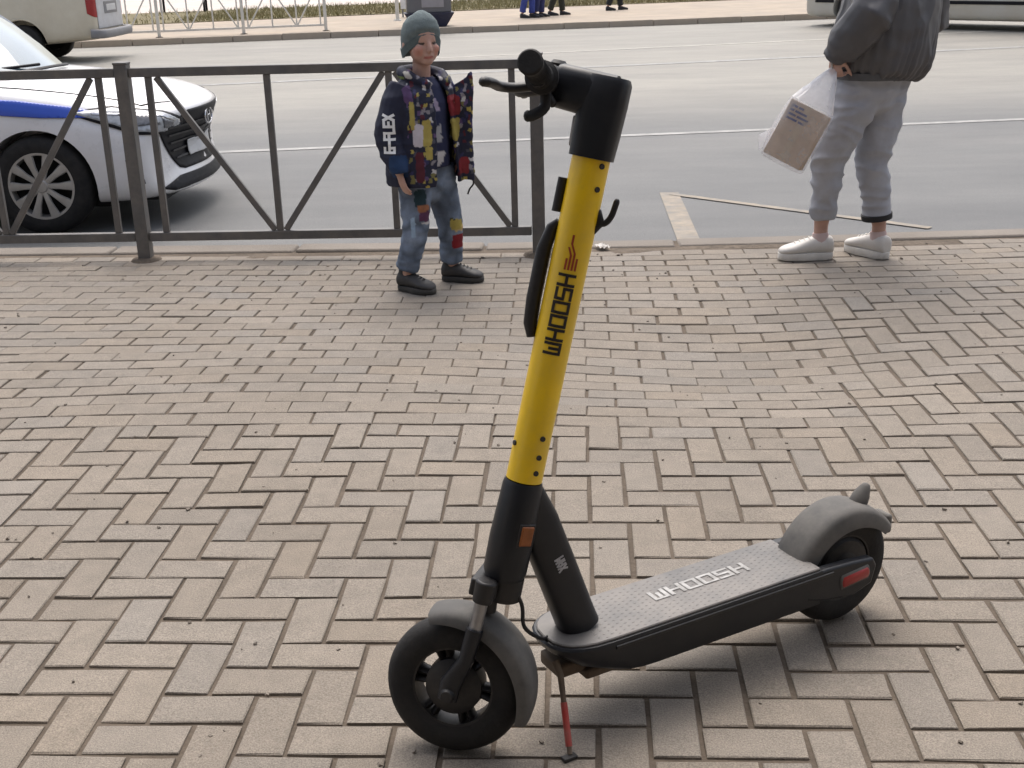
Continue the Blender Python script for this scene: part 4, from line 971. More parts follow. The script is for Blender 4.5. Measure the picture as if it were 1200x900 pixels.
# ------------------------------------------------------------------ people
M_skin = mat('skin', (0.42, 0.24, 0.18), 0.55, attr='tone', var=0.06, vscale=30, spec=0.35)
def ellipsoid(mb, c, r, n=14, yaw=0.0):
    rs = []
    for i in range(1, n):
        t = math.pi * i / n; ring = []
        for j in range(n):
            a = 2 * math.pi * j / n; p = Vector((r[0] * math.sin(t) * math.cos(a), r[1] * math.sin(t) * math.sin(a), r[2] * math.cos(t)))
            p.rotate(Matrix.Rotation(yaw, 3, 'Z')); ring.append(Vector(c) + p)
        rs.append(ring)
    mb.rings(rs)
def head_shape(mb, c, k, yaw, sz=1.0, sy=1.0):
    """c the middle of the head, k its height / 0.22"""
    R = Matrix.Rotation(yaw, 3, 'Z'); P = lambda x, y, z: Vector(c) + R @ Vector((x, y * sy, z * sz)) * k
    ellipsoid(mb, P(-0.008, 0, 0.030), (0.092 * k, 0.074 * k, 0.082 * k), yaw=yaw)
    ellipsoid(mb, P(0.022, 0, -0.030), (0.060 * k, 0.056 * k * sy ** 2, 0.074 * k * sz), yaw=yaw)
    ellipsoid(mb, P(0.052, 0, -0.082), (0.026 * k, 0.030 * k, 0.022 * k), yaw=yaw)
    mb.tube([P(0.078, 0, 0.018), P(0.094, 0, -0.012), P(0.098, 0, -0.026), P(0.080, 0, -0.036)], [0.009 * k, 0.011 * k, 0.013 * k, 0.010 * k], 8, rnd=True)
    for sg in (-1, 1):
        ellipsoid(mb, P(0.062, sg * 0.034, -0.022), (0.020 * k, 0.024 * k, 0.020 * k), n=8, yaw=yaw)
        ellipsoid(mb, P(-0.010, sg * 0.076, -0.006), (0.018 * k, 0.008 * k, 0.030 * k), n=8, yaw=yaw)
    ellipsoid(mb, P(0.078, 0, -0.056), (0.011 * k, 0.024 * k, 0.010 * k), n=8, yaw=yaw)
def face_paint(c, k, yaw, skin, child=False):
    R = Matrix.Rotation(-yaw, 3, 'Z')
    def fn(co, no):
        q = R @ (Vector(co) - Vector(c)) / k
        if q.x > 0.045 and abs(q.z) < 0.12:
            for sg in (-1, 1):
                if ((q.y - sg * 0.031) / 0.013) ** 2 + ((q.z - 0.006) / 0.0065) ** 2 < 1: return (0.05, 0.035, 0.03)
                if not child and ((q.y - sg * 0.032) / 0.019) ** 2 + ((q.z - 0.027) / 0.0045) ** 2 < 1: return (0.12, 0.08, 0.055)
            if (q.y / 0.023) ** 2 + ((q.z + 0.056) / 0.008) ** 2 < 1: return (0.40, 0.15, 0.13)
            if abs(q.y) > 0.03 and -0.05 < q.z < -0.005: return (skin[0] * 1.04, skin[1] * 0.86, skin[2] * 0.84)
        return None
    return fn
def hand(mb, wrist, direction, palm_n, k=1.0, curl=0.5, thumb=1):
    """palm, four unequal fingers and a thumb; palm_n is the way the palm faces"""
    d = Vector(direction).normalized(); n = Vector(palm_n); n = (n - d * n.dot(d)).normalized(); sd_ = d.cross(n) * thumb
    w = Vector(wrist)
    mb.tube([w - d * 0.02 * k, w + d * 0.02 * k, w + d * 0.055 * k, w + d * 0.078 * k], [(0.022 * k, 0.018 * k), (0.032 * k, 0.016 * k), (0.039 * k, 0.015 * k), (0.036 * k, 0.012 * k)], 12, side=sd_, rnd=True)
    for i, L in enumerate((0.070, 0.078, 0.073, 0.058)):
        p = w + d * 0.074 * k + sd_ * (0.029 - 0.0195 * i) * k; ang = 0.0; pts = [p - d * 0.012 * k]; dirn = d.copy()
        for f in (0.45, 0.32, 0.23):
            ang += curl * (0.8 if f > 0.4 else 1.0); dirn = d * math.cos(ang) + n * math.sin(ang)
            pts.append(pts[-1] + dirn * L * f * k + (d * 0.012 * k if f > 0.4 else Vector()))
        mb.tube(pts, [0.0088 * k, 0.0086 * k, 0.0080 * k, 0.0070 * k], 8, rnd=True)
    t0 = w + d * 0.018 * k + sd_ * 0.026 * k
    mb.tube([t0, t0 + (sd_ * 0.6 + d * 0.6 + n * 0.35) * 0.034 * k, t0 + (sd_ * 0.45 + d * 0.95 + n * 0.7) * 0.055 * k, t0 + (sd_ * 0.3 + d * 1.1 + n * 0.95) * 0.072 * k], [0.0125 * k, 0.0108 * k, 0.0095 * k, 0.008 * k], 8, rnd=True)
def folds(amp, f, axis=(1, 1, 1), seed=0.0, amp2=0.0, f2=30):
    def fn(co, no):
        q = Vector((co.x * axis[0], co.y * axis[1], co.z * axis[2])) * f + Vector((seed, seed * 2, 0))
        v = noise.noise(q + Vector((noise.noise(q * 0.7) * 0.8, 0, 0)))
        d = amp * (1 - 2.0 * abs(v))                                    # ridges
        if amp2: d += amp2 * noise.noise(Vector(co) * f2 + Vector((3, seed, 1)))
        return d
    return fn
def shoe(parent, ankle, yaw, length, m_upper, m_sole, h=0.075, w=0.042, sole=0.022, collar=0.10, lace=True, pitch=0.0):
    """low shoe with a shaped last; ankle is the point on the ground under the ankle"""
    M = Matrix.Translation(Vector(ankle)) @ Matrix.Rotation(yaw, 4, 'Z') @ Matrix.Rotation(pitch, 4, 'Y')
    L = length; rs = []; so = []
    for t, ww, hh in ((0.0, .62, .72), (.03, .82, .95), (.12, .95, 1.0), (.25, .92, .98), (.40, .88, .92), (.55, .95, .78), (.70, 1.08, .62), (.84, 1.05, .50), (.94, .82, .40), (1.0, .45, .28)):
        x = -0.24 * L + t * L; ring = []; 
        for j in range(14):
            a = 2 * math.pi * j / 14; c, sn = math.cos(a), math.sin(a)
            ring.append((x, w * ww * math.copysign(abs(c) ** 0.8, c), sole * 0.8 + max(0, (h * hh) * (0.5 + 0.5 * sn) ** 1.0)))
        rs.append(ring)
    up = MB().rings([[M @ Vector(p) for p in q] for q in rs])
    up.tube([M @ Vector((-0.06 * L, 0, h * 0.6)), M @ Vector((-0.07 * L, 0, h * 0.98)), M @ Vector((-0.075 * L, 0, collar))], [(0.20 * L * .62, w * .85), (0.175 * L * .75, w * .80), (0.16 * L * .75, w * .78)], 14, side=M.to_3x3() @ Vector((1, 0, 0)))
    o = remeshed(up, 'shoe', m_upper, parent, 0.006, 5)
    n = 26; pts = []
    for k in range(n):
        a = 2 * math.pi * k / n; c, sn = math.cos(a), math.sin(a)
        x = 0.26 * L + 0.515 * L * c; ww = w * (1.04 if c > 0 else 0.98) * (1.08 - 0.16 * math.exp(-((x - 0.12 * L) / (0.12 * L)) ** 2))
        pts.append((x, ww * math.copysign(abs(sn) ** 0.7, sn)))
    MB().rings([[M @ Vector((x * f + (1 - f) * .26 * L, y * f, z)) for x, y in pts] for z, f in ((0.001, .96), (0.005, 1.0), (sole, 1.0), (sole + .003, .97))]).build('sole', m_sole, o, smooth=50)
    if lace:
        lc = MB()
        for k in range(4):
            x = (0.20 + k * 0.085) * L; z = sole * .8 + h * (.90 - k * .085) + 0.001
            lc.tube([M @ Vector((x, -w * .55, z - .012)), M @ Vector((x + .004, 0, z + .002)), M @ Vector((x, w * .55, z - .012))], 0.0032, 6)
        lc.build('laces', m_sole, o, smooth=60)
    return o

# -- the boy beside the railing
BY = Vector((-0.362, 5.475, 0)); byaw = RAD(-42)
boy = thing('person', 'child in a teal beanie, patterned navy jacket and patched jeans by the railing', 'person', tuple(BY), byaw)
SK = (0.47, 0.285, 0.225)
hc = Vector((0.015, 0.0, 1.088)); hyaw = RAD(-22); hk_ = 0.95
bm_ = MB()
head_shape(bm_, hc, hk_, hyaw, 0.88, 1.10)
bm_.tube([(0, 0, .90), (0.003, 0, .95), (0.008, 0, 1.02)], [.048, .040, .040], 12)
bm_.tube([(0, 0, .50), (0, 0, .62), (0, 0, .80), (0, 0, .90), (0, 0, .935)], [(.075, .10), (.07, .09), (.08, .11), (.06, .12), (.03, .06)], 14, side=(1, 0, 0), rnd=True)
RA = [(-.005, -.135, .895), (-.035, -.185, .715), (.035, -.195, .555)]; LA = [(-.005, .135, .895), (-.03, .19, .72), (.06, .175, .57)]
RL = [(0, -.07, .52), (.012, -.095, .285), (-.03, -.122, .07)]; LL = [(0, .07, .52), (.035, .105, .285), (.012, .128, .07)]
for A_ in (RA, LA): bm_.tube(A_, [.036, .028, .020], 10, rnd=True)
for A_ in (RL, LL): bm_.tube(A_, [.06, .042, .03], 10, rnd=True)
hand(bm_, RA[2], (.30, .05, -1), (.25, .9, .1), 0.72, 0.32, thumb=-1)
hand(bm_, LA[2], (.30, -.05, -1), (.25, -.9, .1), 0.72, 0.45, thumb=1)
bb_ = remeshed(bm_, 'body', M_skin, boy, 0.0052, 2); paint(bb_, face_paint(hc, hk_, hyaw, SK, True), SK)
# beanie
bn = MB(); Rh = Matrix.Rotation(hyaw, 3, 'Z')
rs = []
for z, a, b, dx in ((-.052, .076, .078, -.026), (-.020, .086, .083, -.018), (.015, .092, .086, -.012), (.050, .092, .084, -.010), (.088, .078, .072, -.010), (.112, .054, .050, -.012), (.126, .022, .020, -.014)):
    rs.append([hc + Rh @ Vector((dx + a * math.cos(t) , b * math.sin(t), z + .060 * max(0, math.cos(t)) * (1 if z < .03 else .3))) for t in np.linspace(0, 2 * math.pi, 29)[:-1]])
bn.rings(rs)
beanie = remeshed(bn, 'beanie', mat('teal_knit', (0.155, 0.188, 0.192), 0.9, var=0.2, vscale=40, bump=0.003, bscale=260, spec=0.2), boy, 0.007, 4, folds(0.0012, 22, (1, 1, 2)))
rs = [[hc + Rh @ Vector((-.016 + (a + g_) * math.cos(t), (b + g_) * math.sin(t), z + .062 * max(0, math.cos(t)))) for t in np.linspace(0, 2 * math.pi, 29)[:-1]] for z, a, b, g_ in ((-.056, .076, .077, .001), (-.056, .076, .077, .0065), (-.018, .086, .083, .006), (-.016, .086, .083, .001))]
MB().rings(rs, closed=True).build('cuff', mat('dark_teal_knit', (0.10, 0.13, 0.135), 0.9, var=0.2, vscale=60, bump=0.002, bscale=300), beanie, smooth=60)
# jeans with printed patches
jn = MB()
jn.tube([(0, 0, .47), (0, 0, .53), (0, 0, .60)], [(.085, .115), (.088, .118), (.080, .108)], 18, side=(1, 0, 0), rnd=True)
for A_, sg in ((RL, -1), (LL, 1)):
    a, b, c = [Vector(q) for q in A_]
    jn.tube([a + Vector((0, 0, .03)), a.lerp(b, .5), b, b.lerp(c, .5), c + Vector((0, 0, .030))], [(.082, .074), (.072, .064), (.060, .055), (.053, .050), (.053, .050)], 16, side=(1, 0, 0))
jeans = remeshed(jn, 'jeans', mat('printed_denim', (0, 0, 0), 0.85, attr='tone', var=0.25, vscale=26, bump=0.0008, bscale=400, spec=0.2), boy, 0.0065, 4, folds(0.0045, 13, (1, 1, 2.2), 4.1, 0.002))
def boy_flat(co):            # cloth prints laid out on the side the boy turns to the road and the pavement
    w = Matrix.Rotation(byaw, 3, 'Z') @ Vector(co); return 490 + (w.x + .312) * 268 - 83.6 , 10 + (1.235 - co.z) * 271
def boy_print(rects, base, jitter=1.0):
    def fn(co, no):
        wn_ = Matrix.Rotation(byaw, 3, 'Z') @ Vector(no)
        if wn_.y > 0.35: return None
        px, py = boy_flat(co); px += jitter * noise.noise(Vector(co) * 60); py += jitter * noise.noise(Vector(co) * 60 + Vector((9, 0, 0)))
        for cx, cy, hw, hh, col, sl in rects:
            x = px - cx - sl * (py - cy)
            if (abs(x) / hw) ** 5 + (abs(py - cy) / hh) ** 5 < 1: return col
        return None
    return fn
YEL, RED, WHT, MAR = (.36, .29, .075), (.19, .018, .024), (.48, .46, .46), (.08, .012, .022)
def denim(co): 
    k = 0.6 + 1.3 * abs(noise.noise(Vector(co) * 11)); return (.150 * k, .185 * k, .245 * k)
jp = boy_print([(487, 240, 7, 4, (.30, .13, .07), 0), (484, 227, 7, 10, (.02, .04, .05), 0), (488, 250, 6, 6, (.10, .04, .08), 0), (474, 262, 3, 12, (.30, .40, .52), 0), (524, 268, 7, 7, YEL, 0), (527, 273, 6, 4, (.45, .33, .16), 0),
               (526, 290, 8, 9, RED, 0), (529, 294, 2, 4, WHT, 0.4), (520, 262, 3, 3, (.05, .05, .02), 0), (489, 258, 6, 1.5, WHT, 0)], None)
paint(jeans, lambda co, no: jp(co, no) or denim(co), (.07, .11, .18))
# tee shirt at the open front
ts = MB().tube([(0.012, 0, .56), (0.012, 0, .70), (0.012, 0, .84), (0.005, 0, .91), (0.003, 0, .945)], [(.098, .105), (.098, .11), (.095, .12), (.075, .10), (.05, .055)], 18, side=(1, 0, 0))
tee = remeshed(ts, 'tee_shirt', mat('printed_cotton', (0, 0, 0), 0.85, attr='tone', var=0.15, spec=0.2), boy, 0.008, 3, folds(0.003, 12, (1, 1, 1.5), 2))
paint(tee, boy_print([(503, 118, 6, 7, (.35, .30, .42), .3), (508, 152, 4, 10, (.32, .32, .34), .2), (505, 183, 9, 9, WHT, -.3), (498, 100, 5, 8, (.40, .36, .34), .4)], None, 3), (.028, .032, .07))
# jacket: trunk open at the front, sleeves, hood roll, the near flap swung out
jk = MB(); NJ = 26
def jring(z, a, b, gap, x0=0.0, out=0.0):
    pts = []
    for i in range(NJ):
        t = gap + (2 * math.pi - 2 * gap) * i / (NJ - 1); pts.append(Vector((x0 + a * math.cos(t), b * math.sin(t), z)))
    return pts
rows_ = []
for z, a, b, gp in ((.490, .156, .190, .42), (.53, .158, .194, .40), (.60, .153, .190, .36), (.72, .145, .180, .32), (.82, .135, .170, .30), (.89, .120, .158, .32), (.93, .090, .110, .42), (.955, .072, .078, .5)):
    rows_.append(jring(z, a, b, gp))
grid = [p for r_ in rows_ for p in r_]
o_in = len(grid); TH = 0.013
inner = []
for r_ in rows_:
    c_ = Vector((0, 0, r_[0].z)); inner += [p - (p - c_).normalized() * TH for p in r_]
fs = []
for i in range(len(rows_) - 1):
    for j in range(NJ - 1):
        a = i * NJ + j; fs.append((a, a + 1, a + NJ + 1, a + NJ)); fs.append((o_in + a + NJ, o_in + a + NJ + 1, o_in + a + 1, o_in + a))
    for j in (0, NJ - 1):
        a = i * NJ + j; q = (a, a + NJ, o_in + a + NJ, o_in + a); fs.append(q if j == 0 else q[::-1])
for j in range(NJ - 1):
    fs.append((j, o_in + j, o_in + j + 1, j + 1)); a = (len(rows_) - 1) * NJ + j; fs.append((a, a + 1, o_in + a + 1, o_in + a))
jk.add(grid + inner, fs)
for A_, sg in ((RA, -1), (LA, 1)):
    a, b, c = [Vector(q) for q in A_]
    jk.tube([a + Vector((0, -sg * .03, .012)), a.lerp(b, .35), b, b.lerp(c, .55), c + Vector((0, 0, .022)), c + Vector((.003, 0, .004))], [(.070, .064), (.070, .060), (.066, .060), (.060, .054), (.050, .046), (.046, .042)], 16, side=(1, 0, 0), rnd=False)
jk.tube(smooth_path([Vector((.085, -.060, .925)), Vector((.02, -.088, .955)), Vector((-.07, -.045, .968)), Vector((-.07, .045, .968)), Vector((.02, .088, .955)), Vector((.085, .060, .925))], 5), [(.022, .026)] * 26, 10, rnd=True)
flap = [[Vector((.118 - .02 * t * t + .075 * t, .085 + .045 * t, z + dz * t)) for t in (0, .35, .7, 1)] for z, dz in ((.495, -.005), (.60, .0), (.75, .005), (.86, .03), (.91, .055))]
ff = MB(); pts = [p + Vector((.010 * math.sin(p.z * 17), .014 * math.sin(p.z * 23 + p.x * 30), 0)) for r_ in flap for p in r_]; pin = [p + Vector((-.004, .012, 0)) for p in pts]; m_ = len(pts); fc = []
for i in range(4):
    for j in range(3): a = i * 4 + j; fc += [(a, a + 1, a + 5, a + 4), (m_ + a + 4, m_ + a + 5, m_ + a + 1, m_ + a)]
    for j in (0, 3): a = i * 4 + j; q = (a, a + 4, m_ + a + 4, m_ + a); fc.append(q if j == 0 else q[::-1])
for j in range(3): fc += [(j, m_ + j, m_ + j + 1, j + 1), (16 + j, 17 + j, m_ + 17 + j, m_ + 16 + j)]
jk.add(pts + pin, fc)
jacket = remeshed(jk, 'jacket', mat('printed_shell', (0, 0, 0), 0.7, attr='tone', var=0.2, vscale=18, spec=0.35), boy, 0.0042, 3, folds(0.0045, 10, (1, 1, 1.6), 7.7, 0.002, 26))
NAVY = (.014, .016, .036)
jpr = boy_print([(480, 128, 3, 16, YEL, 0), (486, 151, 6, 13, (.50, .46, .50), 0), (496, 149, 6, 15, YEL, 0), (498, 172, 4, 8, YEL, 0), (527, 121, 8, 12, RED, 0), (527, 149, 6, 13, YEL, -.1), (524, 141, 2, 3, (.01, .01, .01), 0),
                 (537, 193, 6, 10, RED, 0), (487, 188, 5, 18, MAR, 0), (465, 87, 7, 1.8, (.20, .26, .07), .0), (462, 186, 11, 14, (.012, .035, .095), 0), (476, 83, 4, 4, (.45, .42, .38), .6), (476, 105, 5, 10, (.09, .05, .13), .2)], None)
CELLS = [NAVY] * 18 + [YEL, WHT] + [(.03, .03, .09), (.02, .022, .05), MAR, (.10, .06, .14), (.06, .06, .08), (.16, .14, .05), (.22, .20, .22)]
def collage(co, no):
    c = jpr(co, no)
    if c: return c
    wn_ = Matrix.Rotation(byaw, 3, 'Z') @ Vector(no)
    px, py = boy_flat(co)
    if wn_.y > 0.35 or px < 474: return None
    px += 3 * noise.noise(Vector(co) * 35); py += 3 * noise.noise(Vector(co) * 35 + Vector((5, 5, 0)))
    k = int(noise.cell(Vector((px / 3.6, py / 5.0 + 0.3 * math.floor(px / 3.6), 2.0))) * 997) % len(CELLS)
    return CELLS[k]
paint(jacket, collage, NAVY)
MB().tube(smooth_path([Vector((.165, .128, .515)), Vector((.170, .130, .475)), Vector((.152, .124, .450)), Vector((.142, .120, .425))]), [(.004, .004)] * 19, 6).build('drawstring', M_black, jacket, smooth=60)
jbv = bvh_of(jacket); tx = MB(); Rb = Matrix.Rotation(-byaw, 3, 'Z')
def on_sleeve(u, v, hh=0.0):
    w = Vector(((452.5 - v * 268 - 406.4) / 268 - .312, -1.0, 1.235 - (169 - u * 271 - 10) / 271))
    h = jbv.ray_cast(Rb @ w, Rb @ Vector((0, 1, 0)))
    return h[0] + h[1] * (.003 + hh) if h[0] else Rb @ (w + Vector((0, 0.85, 0)))
lettering(tx, 'G-FLEX', 0.040, lambda u, v, h: on_sleeve(u, v - 0.022, h), gap=0.55, width=0.85, aspect=0.75)
tx.build('sleeve_lettering', M_white, jacket, smooth=0)
M_bootg = mat('dark_grey_leather', (0.028, 0.028, 0.03), 0.6, var=0.25, dust=DUST, dust_amt=0.15, dscale=12)
M_bsole = mat('dark_sole', (0.03, 0.03, 0.03), 0.8, var=0.2, dust=DUST, dust_amt=0.25)
shoe(boy, (RL[2][0], RL[2][1], 0), RAD(8), .20, M_bootg, M_bsole, h=.072, w=.040, sole=.022, collar=.105)
shoe(boy, (LL[2][0], LL[2][1], 0), RAD(26), .20, M_bootg, M_bsole, h=.072, w=.040, sole=.022, collar=.105)

# -- the woman walking by with a plastic bag
WO = Vector((1.62, 5.73, 0)); wyaw = math.atan2(.6, -.8)
woman = thing('person', 'woman in a loose grey jacket, cropped grey trousers and white sneakers near the kerb', 'person', tuple(WO), wyaw)
inw = Matrix.Rotation(-wyaw, 3, 'Z')
def wl(p): return inw @ (Vector(p) - WO)
SKW = (0.46, 0.28, 0.22)
lf = wl(ground(950, 303)); rf = wl(ground(1024, 303))
lank = Vector((lf.x - .035, lf.y - .02, .10)); rf = wl(ground(1032, 302)); rank = Vector((rf.x + .02, rf.y - .0, .10))
PEL = Vector((-.085, -.045, .90)); CH = Vector((-.135, -.080, 1.27))
LHIP, RHIP = PEL + Vector((.01, .085, -.03)), PEL + Vector((-.02, -.085, -.03))
LKN = Vector((.075, .070, .495)); RKN = Vector((-.075, -.105, .485))
hw_ = Vector((-.10, -.075, 1.60)); hyw = RAD(5)
LSH, RSH = CH + Vector((.01, .17, .11)), CH + Vector((-.01, -.17, .11))
LWR = wl(at_y(978, 66, 5.54)); LEL = LSH.lerp(LWR, .5) + Vector((-.09, .075, -.02))
RWR = PEL + Vector((.12, -.20, .12)); REL = RSH + Vector((-.07, -.09, -.26))
mb = MB(); head_shape(mb, hw_, 1.0, hyw)
mb.tube([CH + Vector((0, 0, .10)), Vector((-.118, -.077, 1.44)), Vector((-.108, -.075, 1.52))], [.062, .050, .048], 12)
mb.tube([PEL + Vector((0, 0, -.08)), PEL, PEL.lerp(CH, .4), PEL.lerp(CH, .8), CH + Vector((0, 0, .09)), CH + Vector((0, 0, .14))], [(.085, .13), (.10, .155), (.085, .12), (.095, .14), (.075, .17), (.04, .08)], 16, side=(1, 0, 0), rnd=True)
for A_ in ((LSH, LEL, LWR), (RSH, REL, RWR)): mb.tube(A_, [.045, .036, .026], 10, rnd=True)
for A_ in ((LHIP, LKN, lank), (RHIP, RKN, rank)):
    a, b, c = A_; mb.tube([a, b, b.lerp(c, .35), c + Vector((0, 0, .06)), c, c + Vector((0, 0, -.05))], [.080, .052, .050, .034, .033, .030], 12, rnd=True)
BAGH = wl(at_y(980, 80, 5.52))
hand(mb, LWR, BAGH - LWR + Vector((0, 0, -.05)), (-.2, -1, 0), .88, .95, thumb=1)
hand(mb, RWR, (.7, .5, -.4), (0, 1, 0), .88, .5, thumb=-1)
wb = remeshed(mb, 'body', M_skin, woman, 0.0062, 2); paint(wb, face_paint(hw_, 1.0, hyw, SKW), SKW)
hr = MB(); ellipsoid(hr, hw_ + Vector((-.022, 0, .040)), (.100, .088, .085), n=18)
hr.tube([hw_ + Vector((-.06, 0, .03)), hw_ + Vector((-.085, 0, -.06)), hw_ + Vector((-.088, 0, -.15)), hw_ + Vector((-.08, 0, -.22))], [(.055, .075), (.045, .080), (.035, .075), (.018, .05)], 14, side=(1, 0, 0), rnd=True)
remeshed(hr, 'hair', mat('brown_hair', (.06, .038, .025), .6, var=.35, vscale=60), woman, .009, 2, folds(.004, 30, (1, 1, .2), 3))
# trousers
tr = MB()
tr.tube([PEL + Vector((-.005, 0, -.10)), PEL + Vector((0, 0, -.02)), PEL + Vector((0, 0, .09)), PEL + Vector((0, 0, .14))], [(.100, .150), (.118, .172), (.11, .160), (.10, .15)], 20, side=(1, 0, 0), rnd=True)
for (a, b, c), wd in (((LHIP, LKN, lank), 1.0), ((RHIP, RKN, rank), 1.0)):
    hem = c + Vector((0, 0, .105)); hem = c.lerp(b, .265)
    tr.tube([a + Vector((0, 0, .03)), a.lerp(b, .35), a.lerp(b, .7), b, b.lerp(hem, .5), hem + Vector((0, 0, .012)), hem], [(.112, .098), (.100, .092), (.087, .080), (.075, .068), (.065, .060), (.058, .054), (.056, .052)], 18, side=(1, 0, 0))
M_trouser = mat('grey_cotton', (.36, .37, .405), .85, var=.12, vscale=10, bump=.0008, bscale=300, spec=.2)
def trouser_folds(co, no):
    d = folds(.013, 8.5, (1, 1, 1.9), 1.3, .003, 22)(co, no)
    slant = co.z * 20 + (co.x + co.y) * 16 + 3 * noise.noise(Vector(co) * 5)
    return d * .8 + .008 * max(0, math.sin(slant)) ** 2 * (1 if .3 < co.z < .85 else .35)
remeshed(tr, 'trousers', M_trouser, woman, .0075, 3, trouser_folds)
hem = rank.lerp(RKN, .265)
ax_ = (RKN - rank).normalized()
MB().tube([hem - ax_ * .006, hem - ax_ * .010, hem + ax_ * .016, hem + ax_ * .020], [(.056, .052), (.073, .070), (.075, .072), (.062, .058)], 22, side=(1, 0, 0)).build('dark_cuff', mat('black_cuff', (.02, .02, .022), .85, var=.2), woman, smooth=50)
# jacket, gathered at the hem
jw = MB()
Z = lambda z: PEL.lerp(CH, (z - PEL.z) / (CH.z - PEL.z))
def jr(z, a, b): c = Z(z); return Vector((c.x, c.y, z)), (a, b)
prof = [jr(.885, .180, .220), jr(.905, .200, .245), jr(.95, .218, .268), jr(1.0, .225, .280), jr(1.1, .215, .275), jr(1.2, .200, .265), jr(1.3, .175, .250), jr(1.37, .135, .215), jr(1.42, .085, .12)]
jw.tube([p for p, q in prof], [q for p, q in prof], 30, side=(1, 0, 0))
for A_ in ((LSH, LEL, LWR), (RSH, REL, RWR)):
    a, b, c = A_; sgy = 1 if a.y > CH.y else -1
    jw.tube([a + Vector((0, -sgy * .05, .0)), a.lerp(b, .3), a.lerp(b, .7), b, b.lerp(c, .4), b.lerp(c, .78), c + (b - c).normalized() * .015, c - (b - c).normalized() * .012], [.100, .100, .098, .094, .088, .074, .052, .048], 18)
jw.tube(smooth_path([CH + Vector((.09, -.05, .10)), CH + Vector((.0, -.11, .14)), CH + Vector((-.10, 0, .155)), CH + Vector((.0, .11, .14)), CH + Vector((.09, .05, .10))], 5), .035, 12, rnd=True)
def jacket_folds(co, no):
    c = Z(max(.85, min(1.4, co.z))); ang = math.atan2(co.y - c.y, co.x - c.x)
    g_ = max(0, min(1, (1.12 - co.z) / .25)); body_ = 1 if (abs(co.y - c.y) < .30) else 0
    d = .010 * g_ * math.sin(ang * 38 + 5.0 * noise.noise(Vector((ang * 2, co.z * 4, 0)))) * (.55 + .45 * noise.noise(Vector((ang * 3, co.z * 3, 5))))
    return d * body_ + folds(.011, 8.5, (1, 1, .75), 5.0, .006, 17)(co, no)
wj = remeshed(jw, 'jacket', mat('grey_nylon', (.078, .076, .081), .5, var=.15, vscale=7, spec=.45), woman, .0065, 3, jacket_folds)
hb = prof[0][0]
MB().tube([hb + Vector((0, 0, -.012)), hb + Vector((0, 0, -.015)), hb + Vector((0, 0, .018)), hb + Vector((0, 0, .022))], [(.172, .212), (.186, .226), (.192, .232), (.180, .22)], 40, side=(1, 0, 0)).build('hem_band', mat('grey_rib', (.08, .08, .084), .8, var=.2, vscale=40), wj, smooth=60)
M_sneak = mat('white_leather', (.60, .575, .54), .55, var=.06, dust=(.38, .34, .30), dust_amt=.35, dscale=9)
M_wsole = mat('white_sole', (.62, .60, .56), .7, var=.08, dust=(.3, .27, .23), dust_amt=.4, dscale=12)
dl = math.atan2(.02, -1) - wyaw; dr = math.atan2(.86, -.50) - wyaw
for ank, yw, sk in ((lank, dl, 'left'), (rank, dr, 'right')):
    so_ = shoe(woman, (ank.x, ank.y, 0), yw, .262, M_sneak, M_wsole, h=.090, w=.049, sole=.034, collar=.098)
    MB().tube([ank + Vector((0, 0, -.02)), ank + Vector((0, 0, .015)), ank + Vector((.002, 0, .030))], [.042, .0395, .037], 14, cap=True).build('sock', mat('pale_pink_sock', (.55, .42, .40), .85, var=.1), woman, smooth=60)
# -- carton in a thin plastic bag, hanging from her hand
def film(lo=.22, hi=.50):
    m = bpy.data.materials.new('thin_plastic_film'); m.use_nodes = True; n = m.node_tree.nodes; L = m.node_tree.links
    for q in list(n): n.remove(q)
    out = n.new('ShaderNodeOutputMaterial'); t = n.new('ShaderNodeBsdfTransparent'); t.inputs[0].default_value = (.97, .97, .98, 1)
    d = n.new('ShaderNodeBsdfDiffuse'); d.inputs[0].default_value = (.80, .81, .84, 1); tl = n.new('ShaderNodeBsdfTranslucent'); tl.inputs[0].default_value = (.80, .81, .84, 1)
    gl = n.new('ShaderNodeBsdfGlossy'); gl.inputs['Roughness'].default_value = .22
    a = n.new('ShaderNodeMixShader'); a.inputs[0].default_value = .55; L.new(d.outputs[0], a.inputs[1]); L.new(tl.outputs[0], a.inputs[2])
    g2 = n.new('ShaderNodeMixShader'); g2.inputs[0].default_value = .10; L.new(a.outputs[0], g2.inputs[1]); L.new(gl.outputs[0], g2.inputs[2])
    tc = n.new('ShaderNodeTexCoord'); no = n.new('ShaderNodeTexNoise'); no.inputs['Scale'].default_value = 14; no.inputs['Detail'].default_value = 5; L.new(tc.outputs['Object'], no.inputs['Vector'])
    mr = n.new('ShaderNodeMapRange'); mr.inputs['From Min'].default_value = .3; mr.inputs['From Max'].default_value = .7; mr.inputs['To Min'].default_value = lo; mr.inputs['To Max'].default_value = hi
    L.new(no.outputs['Fac'], mr.inputs['Value'])
    x = n.new('ShaderNodeMixShader'); L.new(mr.outputs[0], x.inputs[0]); L.new(t.outputs[0], x.inputs[1]); L.new(g2.outputs[0], x.inputs[2]); L.new(x.outputs[0], out.inputs['Surface'])
    return m
M_film = film(.50, .85); M_filmthin = film(.16, .40)
cc = at_y(934, 158, 5.50)
CM = Matrix.Translation(cc) @ Matrix.Rotation(RAD(27), 4, 'Y') @ Matrix.Rotation(RAD(-24), 4, 'Z')
carton = thing('carton', 'tilted brown cardboard carton with blue print inside the clear plastic bag', 'box', tuple(cc))
CL = Matrix.Translation(-cc) @ CM
M_card = mat('cardboard', (.47, .355, .255), .85, var=.08, vscale=9, bump=.0006, bscale=120, spec=.2)
